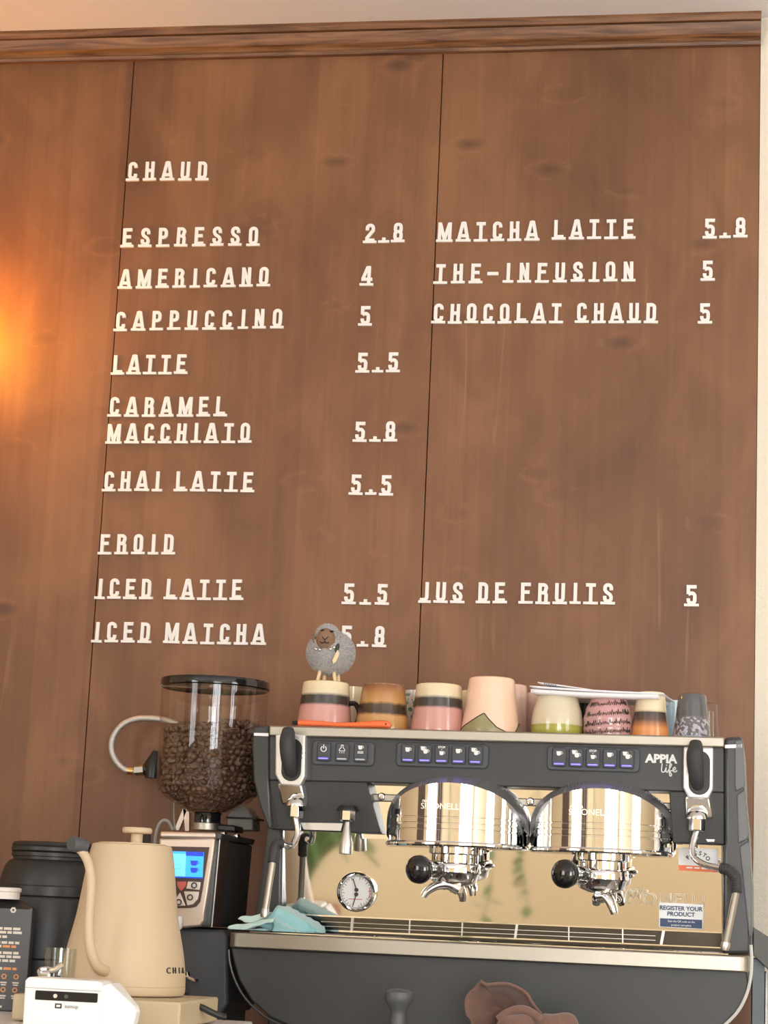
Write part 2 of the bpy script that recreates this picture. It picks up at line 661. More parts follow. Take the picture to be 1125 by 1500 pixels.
def text_mesh(name, s, size, m, parent, loc, rot=(PI / 2, 0, 0), bold=0.0, depth=0.0004, align='CENTER', sx=1.0, spacing=1.0, outline=0.0):
    cu = bpy.data.curves.new(name, 'FONT')
    cu.body = s
    cu.size = size
    cu.align_x = align
    cu.align_y = 'CENTER'
    cu.extrude = depth
    cu.offset = bold * size
    cu.space_character = spacing
    cu.resolution_u = 3
    if outline:
        cu.fill_mode = 'NONE'
        cu.extrude = 0
        cu.bevel_depth = outline
        cu.bevel_resolution = 0
    tmp = bpy.data.objects.new(name, cu)
    col.objects.link(tmp)
    bpy.context.view_layer.update()
    me = bpy.data.meshes.new_from_object(tmp)
    bpy.data.objects.remove(tmp)
    for v in me.vertices:
        v.co.x *= sx
    me.materials.clear()
    me.materials.append(MAT[m])
    o = bpy.data.objects.new(name, me)
    col.objects.link(o)
    o.parent = parent
    o.location = tuple(map(float, loc))
    o.rotation_euler = rot
    return o


# ================================================================== THE ROOM
Z_CEIL = 2.872
XL, XR, YB = -3.2, 2.6, -6.6
X_PIER = 0.062
# floor and ceiling
struct(MB().box((XL - 0.1, YB - 0.1, -0.1), (XR + 0.1, 0.15, 0)).build('floor', 'floor_tile'))
struct(MB().box((XL - 0.1, YB - 0.1, Z_CEIL), (XR + 0.1, 0.15, Z_CEIL + 0.1)).build('ceiling', 'ceiling_paint'))
# wood-panelled back wall
wb = struct(MB().box((XL, 0.018, 0), (XR, 0.15, Z_CEIL)).build('wall_back', 'dark_gap'))
J1 = at(160, 600, 0)[0]
J2 = at(628, 600, 0)[0]
PW = J2 - J1
edges = [XL, J1 - 3 * PW, J1 - 2 * PW, J1 - PW, J1, J2, X_PIER]
for a, b in zip(edges, edges[1:]):
    MB().box((a + 0.0009, 0.0, 0.0), (b - 0.0009, 0.0185, Z_CEIL - 0.02)).build('panel', 'pine', wb, bevel=0.0006)
# crown moulding with a stepped, hollowed profile
zc = at(562, 81.5, 0)[2]
hc = Z_CEIL - zc
prof = [(0, 0), (-0.012, 0), (-0.014, 0.10), (-0.010, 0.14), (-0.013, 0.20), (-0.012, 0.26), (-0.020, 0.34), (-0.026, 0.55),
        (-0.028, 0.70), (-0.024, 0.735), (-0.032, 0.75), (-0.036, 0.90), (-0.036, 1.0), (0, 1.0)]
cm = MB()
nn = len(prof)
x0, x1 = XL, X_PIER
cm.add([(x0, y, zc + h * hc) for y, h in prof] + [(x1, y, zc + h * hc) for y, h in prof],
       [tuple(range(nn)), tuple(range(2 * nn - 1, nn - 1, -1))] + [(i, (i + 1) % nn, (i + 1) % nn + nn, i + nn) for i in range(nn)])
struct(cm.build('trim_1', 'crown', smooth=20))
# splayed plaster wall that closes the panelling at the right
sq = 1.1
struct(MB().slab([(X_PIER, 0.0), (X_PIER + sq, -sq * 0.5), (X_PIER + sq, 0.15), (X_PIER, 0.15)], 0, Z_CEIL).build('wall_right_splay', 'plaster'))
# side walls, window wall behind the viewer
wl = MB()
wl.box((XL - 0.1, YB, 0), (XL, 0.15, 0.85)).box((XL - 0.1, YB, 2.6), (XL, 0.15, Z_CEIL)).box((XL - 0.1, -3.6, 0.85), (XL, 0.15, 2.6)).box((XL - 0.1, YB, 0.85), (XL, -5.8, 2.6))
struct(wl.build('wall_left', 'beige_wall'))
wr = MB()
wr.box((XR, YB, 0), (XR + 0.1, 0.15, 0.85)).box((XR, YB, 2.6), (XR + 0.1, 0.15, Z_CEIL))
wr.box((XR, -2.2, 0.85), (XR + 0.1, 0.15, 2.6)).box((XR, YB, 0.85), (XR + 0.1, -3.4, 2.6))
struct(wr.build('wall_right', 'beige_wall'))
FX0, FX1, FZ0 = 0.25, 2.35, 0.3
wf = MB()
wf.box((XL, YB - 0.1, 0), (FX0, YB, Z_CEIL)).box((FX1, YB - 0.1, 0), (XR, YB, Z_CEIL))
wf.box((FX0, YB - 0.1, 0), (FX1, YB, FZ0)).box((FX0, YB - 0.1, 2.6), (FX1, YB, Z_CEIL))
struct(wf.build('wall_front', 'beige_wall'))


def window_y(name, X, y0, y1, n):
    w = struct(MB().box((X + 0.03, y0, 0.85), (X + 0.08, y0 + 0.06, 2.6)).box((X + 0.03, y1 - 0.06, 0.85), (X + 0.08, y1, 2.6))
               .box((X + 0.03, y0, 0.85), (X + 0.08, y1, 0.92)).box((X + 0.03, y0, 2.53), (X + 0.08, y1, 2.6)).build(name, 'frame_white'))
    for k in range(1, n):
        y = y0 + (y1 - y0) * k / n
        MB().box((X + 0.035, y - 0.03, 0.92), (X + 0.075, y + 0.03, 2.53)).build('mullion_or_stripe', 'dark_wood', w)


window_y('window_1', XR, -3.4, -2.2, 3)
window_y('added_window', XL - 0.1, -5.8, -3.6, 4)  # opening and frame added for the left fill light
w3 = struct(MB().box((FX0, YB - 0.08, FZ0), (FX0 + 0.06, YB - 0.03, 2.6)).box((FX1 - 0.06, YB - 0.08, FZ0), (FX1, YB - 0.03, 2.6))
            .box((FX0, YB - 0.08, FZ0), (FX1, YB - 0.03, FZ0 + 0.07)).box((FX0, YB - 0.08, 2.53), (FX1, YB - 0.03, 2.6)).build('window_3', 'frame_white'))
mat('reflection_blue', (0.45, 0.52, 0.62), 0.8)  # unseen uneven strips added to break up the window's reflection in the chrome
for k, wd_, m_ in ((0.08, 0.05, 'dark_wood'), (0.17, 0.14, 'reflection_blue'), (0.27, 0.02, 'frame_white'), (0.36, 0.09, 'dark_wood'), (0.47, 0.04, 'reflection_blue'),
                   (0.58, 0.16, 'beige_wall'), (0.67, 0.03, 'dark_wood'), (0.74, 0.10, 'reflection_blue'), (0.88, 0.06, 'dark_wood'), (0.94, 0.05, 'frame_white')):
    x = FX0 + (FX1 - FX0) * k
    MB().box((x - wd_ / 2, YB - 0.075, FZ0 + 0.07), (x + wd_ / 2, YB - 0.035, 2.53)).build('mullion_or_stripe', m_, w3)
d1 = struct(MB().box((XL, -3.1, 0.0), (XL + 0.03, -2.2, 2.1)).build('reflection_door', 'dark_wood'))  # unseen dark door, added to put dark stripes into the chrome cowls
MB().lathe([(0, 0.0), (0.02, 0.0), (0.028, 0.03), (0.02, 0.05), (0, 0.05)], (XL + 0.03, -2.3, 1.0), 20, Matrix.Rotation(PI / 2, 3, 'Y')).build('door_knob', 'brass', d1)
tc_ = thing('reflection_cabinet', 'unseen tall dark cabinet added across the room for its dark reflection', 'cabinet', (-2.94, YB + 0.002, 0))
MB().box((-0.25, 0.0, 0.0), (0.2, 0.38, 2.1)).build('cabinet_body', 'dark_wood', tc_, bevel=0.004)  # cabinet added as a dark upright for the cowls to reflect
for x_ in (-0.24, -0.02):
    MB().box((x_, 0.38, 0.05), (x_ + 0.21, 0.398, 2.06)).build('cabinet_door', 'bezel_brown', tc_, bevel=0.003)

# ================================================================== MENU LETTERING
def arc(cx, cz, r, a0, a1, n=6):
    return [(cx + r * math.cos(math.radians(a0 + (a1 - a0) * k / n)), cz + r * math.sin(math.radians(a0 + (a1 - a0) * k / n))) for k in range(n + 1)]


GW, GT = 0.46, 0.165
gl, gr, gb, gt, gq = GT / 2, GW - GT / 2, 0.155, 1 - GT / 2, 0.14


def loop(l, r, b, t, q):
    return arc(r - q, t - q, q, 0, 90) + arc(l + q, t - q, q, 90, 180) + arc(l + q, b + q, q, 180, 270) + arc(r - q, b + q, q, 270, 360) + [(r, t - q)]


VL = [(gl, 0.05), (gl, 1.0)]
VR = [(gr, 0.05), (gr, 1.0)]
GLY = {
    'O': [loop(gl, gr, gb, gt, gq)],
    'C': [[(gr, 0.70)] + arc(gr - gq, gt - gq, gq, 0, 90) + arc(gl + gq, gt - gq, gq, 90, 180) + arc(gl + gq, gb + gq, gq, 180, 270) + arc(gr - gq, gb + gq, gq, 270, 360) + [(gr, 0.37)]],
    'U': [[(gl, 1.0)] + arc(gl + gq, gb + gq, gq, 180, 270) + arc(gr - gq, gb + gq, gq, 270, 360) + [(gr, 1.0)]],
    'D': [VL, [(gl, gt)] + arc(gr - gq, gt - gq, gq, 90, 0) + arc(gr - gq, gb + gq, gq, 0, -90) + [(gl, gb)]],
    'P': [VL, [(gl, gt)] + arc(gr - gq, gt - gq, gq, 90, 0) + arc(gr - gq, 0.50 + gq, gq, 0, -90) + [(gl, 0.50)]],
    'R': [VL, [(gl, gt)] + arc(gr - gq, gt - gq, gq, 90, 0) + arc(gr - gq, 0.54 + 0.1, 0.1, 0, -90) + [(gl, 0.54)], [(0.2, 0.54)] + arc(gr - 0.1, 0.44, 0.1, 90, 0) + [(gr, 0.05)]],
    'E': [VL, [(gl, gt), (GW, gt)], [(gl, 0.55), (0.41, 0.55)], [(gl, gb), (GW, gb)]],
    'F': [VL, [(gl, gt), (GW, gt)], [(gl, 0.55), (0.41, 0.55)]],
    'L': [VL, [(gl, gb), (GW, gb)]],
    'T': [[(0.0, gt), (GW, gt)], [(GW / 2, 0.05), (GW / 2, 1.0)]],
    'I': [[(GW / 2, 0.05), (GW / 2, 1.0)]],
    'H': [VL, VR, [(gl, 0.54), (gr, 0.54)]],
    'N': [VL, VR, [(gl, 0.97), (gr, 0.09)]],
    'M': [[(-0.02, 0.05), (-0.02, 1.0)], [(0.48, 0.05), (0.48, 1.0)], [(0.0, 0.95), (0.23, 0.14)], [(0.46, 0.95), (0.23, 0.14)]],
    'A': [[(0.0, 0.05), (0.19, 0.99)], [(0.46, 0.05), (0.27, 0.99)], [(0.16, 0.94), (0.30, 0.94)], [(0.1, 0.30), (0.36, 0.30)]],
    'S': [[(gr, 0.67)] + arc(gr - gq, gt - gq, gq, 0, 90) + arc(gl + gq, gt - gq, gq, 90, 180) + [(gl, 0.70), (gl + 0.05, 0.60), (gr - 0.05, 0.46), (gr, 0.36)] + arc(gr - gq, gb + gq, gq, 0, -90) + arc(gl + gq, gb + gq, gq, 270, 180) + [(gl, 0.40)]],
    'J': [[(gr - 0.05, 1.0)] + arc(gr - 0.05 - gq, gb + gq, gq, 0, -90) + [(0.0, gb)]],
    '2': [[(gl, 0.66)] + arc(gl + gq, gt - gq, gq, 180, 90) + arc(gr - gq, gt - gq, gq, 90, 0) + [(gr, 0.66), (gl, 0.27), (gl, gb), (GW, gb)]],
    '8': [loop(gl + 0.01, gr - 0.01, 0.545, gt, 0.11), loop(gl, gr, gb, 0.545, 0.12)],
    '5': [[(GW, gt), (gl, gt), (gl, 0.57)], [(gl, 0.57)] + arc(gr - gq, 0.62 - gq, gq, 90, 0) + arc(gr - gq, gb + gq, gq, 0, -90) + arc(gl + gq, gb + gq, gq, 270, 180) + [(gl, 0.37)]],
    '4': [[(0.27, 0.97), (0.05, 0.36)], [(-0.03, 0.33), (GW + 0.05, 0.33)], [(0.34, 0.05), (0.34, 0.99)], [(0.24, 0.92), (0.40, 0.92)]],
    '.': [[(0.23, 0.1), (0.23, 0.27)]],
    '-': [[(-0.04, 0.50), (0.50, 0.50)]],
}
CELL = {'I': 0.52, 'J': 0.6, 'M': 0.82, '.': 0.55, '-': 0.62, ' ': 0.30, 'A': 0.74}
CACHE = {}


def stroke(mb, pts, t, y0, y1):
    clean = [pts[0]]
    for p in pts[1:]:
        if (p[0] - clean[-1][0]) ** 2 + (p[1] - clean[-1][1]) ** 2 > 1e-8:
            clean.append(p)
    closed = (clean[0][0] - clean[-1][0]) ** 2 + (clean[0][1] - clean[-1][1]) ** 2 < 1e-6
    pts = clean[:-1] if closed else clean
    n = len(pts)
    Lp, Rp = [], []
    for i in range(n):
        a = Vector(pts[i - 1]) if (i > 0 or closed) else None
        b = Vector(pts[i])
        c = Vector(pts[(i + 1) % n]) if (i < n - 1 or closed) else None
        d1 = (b - a).normalized() if a is not None else None
        d2 = (c - b).normalized() if c is not None else None
        if d1 is None:
            d1 = d2
        if d2 is None:
            d2 = d1
        n1, n2 = Vector((-d1.y, d1.x)), Vector((-d2.y, d2.x))
        m_ = (n1 + n2)
        m_ = m_.normalized() if m_.length > 1e-6 else n1
        k = t / 2 / max(0.5, m_.dot(n1))
        Lp.append(b + m_ * k)
        Rp.append(b - m_ * k)
    v = [(p.x, y0, p.y) for p in Lp] + [(p.x, y0, p.y) for p in Rp] + [(p.x, y1, p.y) for p in Lp] + [(p.x, y1, p.y) for p in Rp]
    f = []
    for i in range(n if closed else n - 1):
        j = (i + 1) % n
        f += [(i, n + i, n + j, j), (2 * n + i, 2 * n + j, 3 * n + j, 3 * n + i), (i, j, 2 * n + j, 2 * n + i), (n + i, 3 * n + i, 3 * n + j, n + j)]
    if not closed:
        f += [(0, 2 * n, 3 * n, n), (n - 1, 2 * n - 1, 4 * n - 1, 3 * n - 1)]
    mb.add(v, f)


def glyph_mesh(ch, H):
    if ch in CACHE:
        return CACHE[ch]
    mb = MB()
    for k, p in enumerate(GLY[ch]):
        stroke(mb, p, 0.17 if ch == '.' else GT, 0, 0.13 + 0.004 * k)
    if ch != '-':
        w = CELL.get(ch, 0.68)
        mb.box((GW / 2 - w / 2, 0.0, 0.0), (GW / 2 + w / 2, 0.15, 0.125))
    mb.v = [(x * H, -y * H, z * H) for x, y, z in mb.v]
    o = mb.build('letter', 'letter_white', smooth=0)
    me = o.data
    bpy.data.objects.remove(o)
    CACHE[ch] = me
    return me


LH = 0.0385


def menu_line(s, x0, y0, x1, y1, label, cat='menu lettering', group=None):
    p0, p1 = at(x0, y0, 0), at(x1, y1, 0)
    t = thing('menu_price' if cat == 'price' else 'menu_line', label, cat, (p0[0], 0.0004, p0[2]), 0, group)
    length = p1[0] - p0[0]
    tot = sum(CELL.get(c, 0.68) for c in s) * LH
    gap = (length - tot) / max(1, len(s) - 1)
    x = 0.0
    for c in s:
        w = CELL.get(c, 0.68) * LH
        if c != ' ':
            o = bpy.data.objects.new('letter', glyph_mesh(c, LH))
            col.objects.link(o)
            o.parent = t
            o.location = (x + w / 2 - GW / 2 * LH, 0, (p1[2] - p0[2]) * (x + w / 2) / max(length, 1e-6) + random.uniform(-.0006, .0006))
            o.rotation_euler = (0, random.uniform(-.015, .015), 0)
        x += w + gap
    return t


G1, G2 = 'raised white menu lettering on the wood panels', 'raised white prices on the wood panels'
for row in [('CHAUD', 185, 266, 306, 265), ('ESPRESSO', 177, 363, 381, 361), ('AMERICANO', 173, 424, 396, 420.5), ('CAPPUCCINO', 167, 486, 416, 482),
            ('LATTE', 163, 550, 275, 548.5), ('CARAMEL', 158, 611.5, 333, 610.5), ('MACCHIATO', 155, 650.5, 369, 649.5), ('CHAI LATTE', 150, 720, 373, 721.5),
            ('FROID', 144, 812.5, 257, 812.5), ('ICED LATTE', 139, 877.5, 357, 880), ('ICED MATCHA', 134.5, 941, 390, 945.5),
            ('MATCHA LATTE', 639, 356, 931, 350.5), ('THE-INFUSION', 635, 417, 931, 413), ('CHOCOLAT CHAUD', 632, 475, 964, 474),
            ('JUS DE FRUITS', 613, 883.5, 901, 886)]:
    menu_line(row[0], *row[1:], 'raised white menu letters on brown wood reading ' + row[0], group=G1)
for s, x0, y0, x1, y1, near in [('2.8', 532, 357, 593, 356, 'ESPRESSO'), ('4', 527, 419.5, 549, 419.5, 'AMERICANO'), ('5', 525, 478.5, 548, 478.5, 'CAPPUCCINO'),
                                ('5.5', 521, 547, 586, 546, 'LATTE'), ('5.8', 517, 648, 582, 648, 'CARAMEL MACCHIATO'), ('5.5', 511, 725.5, 576, 726.5, 'CHAI LATTE'),
                                ('5.5', 501, 885, 570, 887, 'ICED LATTE'), ('5.8', 497, 947, 566, 949, 'ICED MATCHA behind the sheep'), ('5.8', 1029, 350.5, 1095, 349, 'MATCHA LATTE'),
                                ('5', 1026, 412, 1048, 412, 'THE-INFUSION'), ('5', 1022, 475, 1045, 475, 'CHOCOLAT CHAUD'), ('5', 1002, 888.5, 1025, 888.5, 'JUS DE FRUITS')]:
    menu_line(s, x0, y0, x1, y1, 'raised white price %s in the row of %s' % (s, near), 'price', G2)

# ================================================================== COUNTERS
Z_CTR = 0.95
ct = thing('counter', 'dark grey work counter under the espresso machine', 'counter')
MB().box((-2.6, -0.92, Z_CTR - 0.04), (X_PIER - 0.014, -0.012, Z_CTR)).build('worktop', 'counter_grey', ct, bevel=0.003)
MB().box((-2.6, -0.86, 0.0), (X_PIER - 0.014, -0.012, Z_CTR - 0.04)).build('cabinet_body', 'dark_wood', ct)
Z_LEDGE = 1.036
xe = at(333, 1492, -0.85)[0]
lg = thing('serving_ledge', 'white stone serving ledge in front of the counter carrying the kettle', 'counter', (0, 0, 0))
MB().box((-2.4, -1.22, Z_LEDGE - 0.03), (xe, -0.69, Z_LEDGE)).build('ledge_top', 'marble_white', lg, bevel=0.002)
MB().box((-2.38, -1.20, 0.0), (xe - 0.02, -0.935, Z_LEDGE - 0.03)).build('ledge_front', 'dark_wood', lg)

# sloping grey stone coping and blue-grey post right of the machine
sg = thing('stone_coping', 'sloping grey stone coping with blue-grey post beside the machine', 'ledge')
SY = -0.33
sgp = lambda pts: [(at(px, py, SY)[0], at(px, py, SY)[2]) for px, py in pts]
MB().prism(sgp([(1103.5, 1358), (1150, 1388), (1150, 1444), (1103.5, 1399)]), SY, SY + 0.16).build('slab', 'sill_grey', sg, bevel=0.001)
pz = at(1110, 1405, SY)[2]
MB().box((at(1102.5, 1440, SY)[0], SY + 0.01, 0.0), (at(1120, 1440, SY)[0], SY + 0.12, pz)).build('post', 'blue_grey', sg)
MB().box((at(1122, 1440, SY)[0], SY + 0.02, 0.0), (at(1124, 1440, SY)[0], SY + 0.1, pz - 0.02)).build('pale_edge_strip', 'frame_white', sg)

# ================================================================== ESPRESSO MACHINE
EM = thing('espresso_machine', 'dark grey two-group espresso machine with chrome groups and mirror backsplash', 'espresso machine', MO, MY)


def mp(px, py, ly):
    p = am(px, py, ly)
    return (p[0], p[2])


def mprism(name, pts, y0, y1, m, parent=EM, bevel=0.0, ref=None, **k):
    ref = y0 if ref is None else ref
    return MB().prism([mp(px, py, ref) for px, py in pts], y0, y1).build(name, m, parent, bevel=bevel, **k)


ZTOP = am(700, 1071, 0)[2]
BACK = 0.40
# housing behind everything
lx0, lx1 = am(396, 1100, 0)[0], am(1060, 1100, 0)[0]
MB().box((lx0, 0.075, Z_CTR + 0.06), (lx1, BACK, ZTOP - 0.012)).build('rear_housing', 'charcoal', EM, bevel=0.004)
MB().box((lx0, 0.012, ZTOP - 0.02), (lx1, BACK, ZTOP - 0.004)).build('cup_tray', 'satin_steel', EM)
mprism('cup_rail', [(394, 1062.5), (1061, 1079.5), (1061, 1095), (394, 1078)], -0.010, 0.014, 'brushed_steel', bevel=0.0025)
# fascia and the two wand housings hanging from it
mprism('fascia', [(394, 1077), (1061, 1094), (1061, 1161), (981, 1159), (536, 1146), (394, 1143)], 0.0, 0.10, 'charcoal', bevel=0.002)
hl = MB()


def slant_block(pts_top, pts_bot, back, name):
    """block whose front leans back towards its lower edge"""
    (a, b), (c, d) = pts_top, pts_bot
    A, B = am(*a, 0.0), am(*b, 0.0)
    C, D = am(*c, 0.012), am(*d, 0.012)
    v = [A, B, D, C] + [(p[0], back, p[2]) for p in (A, B, D, C)]
    return MB().add(v, [(0, 1, 2, 3), (7, 6, 5, 4), (0, 4, 5, 1), (1, 5, 6, 2), (2, 6, 7, 3), (3, 7, 4, 0)]).build(name, 'charcoal', EM, bevel=0.002)


slant_block(((394, 1143), (537, 1146)), ((398, 1215), (558, 1221)), 0.040, 'wand_housing')
slant_block(((980, 1159), (1061, 1161)), ((985, 1235), (1062, 1238)), 0.040, 'wand_housing')
# shaped side covers
mprism('side_panel', [(371, 1065), (394, 1062), (394, 1146), (398, 1214), (392, 1214), (380, 1180), (371, 1142), (369, 1090)], -0.004, BACK, 'charcoal_side', bevel=0.004)
mprism('side_panel', [(1061, 1080), (1083, 1078.5), (1088, 1081), (1090, 1150), (1097, 1228), (1100, 1300), (1101, 1398), (1059, 1398), (1059, 1240), (1062, 1236), (1061, 1150)],
       -0.004, BACK, 'charcoal_side', bevel=0.006, seg=3)
mprism('side_pillar', [(391, 1206), (414, 1206), (411, 1376), (372, 1374), (375, 1330), (385, 1262)], 0.030, 0.36, 'charcoal_side', bevel=0.004)
for c in ([(372, 1073.5), (393, 1074), (393, 1078.5), (372, 1077.5)], [(1062, 1091), (1087, 1090), (1087, 1095.5), (1062, 1096)]):
    mprism('trim_strip', c, -0.0065, 0.02, 'sticker_white')
# raised outer shells on the right cover, paler grey stands in for reflected light
mprism('side_shell', [(1076, 1084), (1088, 1083), (1091.5, 1150), (1089, 1154), (1078, 1160), (1076, 1150)], -0.0065, 0.3, 'side_reflect_grey', bevel=0.0022, seg=3)
mprism('side_shell', [(1079, 1164), (1091, 1156), (1097.5, 1222), (1094, 1230), (1081, 1236)], -0.0065, 0.3, 'side_reflect_grey', bevel=0.0022, seg=3)
mprism('side_shell', [(1083, 1240), (1097.5, 1231), (1101.5, 1300), (1101.5, 1366), (1097, 1374)], -0.0065, 0.3, 'side_reflect_grey', bevel=0.0022, seg=3)

# polished strip above the mirror, mirror backsplash, dark base strip
st = mprism('steel_bracket', [(520, 1138), (1000, 1152), (1000, 1242), (520, 1228)], 0.036, 0.05, 'mirror_steel')
mprism('bracket_rail', [(528, 1162), (990, 1176), (990, 1187), (528, 1173)], 0.031, 0.036, 'brushed_steel', st, bevel=0.0015)
for px, py in ((559, 1167), (739, 1173), (777, 1174), (962, 1180)):
    p = am(px, py, 0.029)
    MB().lathe([(0, -0.004), (0.0045, -0.003), (0.0062, 0), (0.0062, 0.003), (0, 0.003)], (p[0], 0.028, p[2]), 16, Matrix.Rotation(-PI / 2, 3, 'X')).build('screw', 'chrome', st)
MIR = 0.05
tl, tr_, br_, bl_ = am(400, 1208, MIR - 0.012), am(1064, 1232, MIR - 0.012), am(1064, 1366.5, MIR), am(400, 1338, MIR)
bk = [(q_[0], q_[1] + 0.006, q_[2]) for q_ in (tl, tr_, br_, bl_)]
bsp = MB().add([tl, tr_, br_, bl_] + bk, [(0, 1, 2, 3), (7, 6, 5, 4), (0, 4, 5, 1), (1, 5, 6, 2), (2, 6, 7, 3), (3, 7, 4, 0)]).build('backsplash', 'mirror_steel', EM)
mprism('backsplash_edge', [(396, 1337.6), (1066, 1366), (1066, 1367.6), (396, 1339.2)], 0.047, 0.054, 'chrome')
mprism('base_strip', [(396, 1339), (1066, 1367.5), (1066, 1400), (396, 1372)], 0.050, 0.07, 'dark_steel')
pr = mprism('base_strip_edge', [(396, 1358), (1058, 1387.5), (1058, 1389.5), (396, 1360.5)], 0.042, 0.047, 'chrome')
mprism('mirror_end_strip', [(1056.5, 1238), (1059, 1238), (1060, 1392), (1057.5, 1392)], 0.030, 0.05, 'brushed_steel')
for px0, px1, w in ((516, 514, 3), (600, 599, 1.4), (677, 676, 1.4), (757, 754, 3.2), (833, 833, 1.6), (912, 912, 1.8), (972, 968, 4)):
    yy = 1339 + (px0 - 396) * 0.0425
    mprism('tray_divider', [(px0 - w / 2, yy), (px0 + w / 2, yy), (px1 + w / 2, yy + 22), (px1 - w / 2, yy + 22)], 0.046, 0.05, 'satin_steel')
for dy in (7.5, 14):
    mprism('tray_wire', [(470, 1342 + dy), (960, 1363 + dy), (960, 1363.8 + dy), (470, 1342.8 + dy)], 0.047, 0.05, 'satin_steel')

# drip tray with rounded corners and a rod grate
ta, tb = am(334.5, 1366.5, -0.06), am(1097.5, 1399.5, -0.06)
tz1 = 0.5 * (ta[2] + tb[2])
tz0 = tz1 - (ta[2] - am(333.5, 1389, -0.06)[2])


def plan_round(x0, x1, y0, y1, r, n=6):
    return [(p[0], p[1]) for p in roundrect((x0 + x1) / 2, (y0 + y1) / 2, x1 - x0, y1 - y0, r, n)]


dt = MB().slab(plan_round(ta[0], tb[0], -0.06, 0.045, 0.016), tz0, tz1).build('drip_tray', 'brushed_steel', EM, bevel=0.002)
for k in range(7):
    y = -0.045 + k * 0.0125
    MB().tube([(ta[0] + 0.03, y, tz1 + 0.0015), (tb[0] - 0.03, y, tz1 + 0.0015)], 0.0015, 6).build('grate_rod', 'chrome', dt)
# lower body with deeply rounded bottom corners
low = [(338, 1387), (1094, 1421), (1097.5, 1440), (1093, 1460), (1084, 1478), (1063, 1500), (1035, 1522), (1000, 1533),
       (470, 1512), (430, 1506), (396, 1491), (368, 1466), (350, 1436), (342, 1410)]
mprism('lower_body', low, -0.046, 0.36, 'charcoal', bevel=0.003, ref=-0.046)
edge = [am(px, py, -0.05) for px, py in ((1100, 1384), (1101, 1404), (1099.5, 1432), (1093, 1458), (1081, 1481), (1063, 1500), (1036, 1522), (1004, 1534))]
MB().tube(catmull(edge, 5), 0.0025, 8).build('edge_trim', 'led_off', EM)
edge = [am(px, py, -0.05) for px, py in ((335, 1391), (337, 1412), (346, 1440), (364, 1468), (394, 1493), (430, 1508))]
MB().tube(catmull(edge, 5), 0.0018, 8).build('edge_trim', 'charcoal_side', EM)
for px, ly in ((480, 0.0), (960, 0.0), (480, 0.3), (960, 0.3)):
    x = am(px, 1500, -0.046)[0]
    MB().lathe([(0, Z_CTR), (0.022, Z_CTR), (0.022, Z_CTR + 0.012), (0.014, Z_CTR + 0.016), (0.014, Z_CTR + 0.09), (0, Z_CTR + 0.09)], (x, ly, 0), 20).build('foot', 'black_plastic', EM)

# ---------------------------------------------------------------- button pads
def icon_cup(mb, cx, cz, s, steam=False):
    mb.prism([(cx - 0.45 * s, cz + 0.35 * s), (cx + 0.35 * s, cz + 0.35 * s), (cx + 0.28 * s, cz - 0.2 * s), (cx + 0.15 * s, cz - 0.35 * s), (cx - 0.25 * s, cz - 0.35 * s), (cx - 0.38 * s, cz - 0.2 * s)], -0.0104, -0.0095)
    stroke(mb, arc(cx + 0.36 * s, cz + 0.08 * s, 0.19 * s, 95, -95, 6), 0.08 * s, -0.0104, -0.0095)


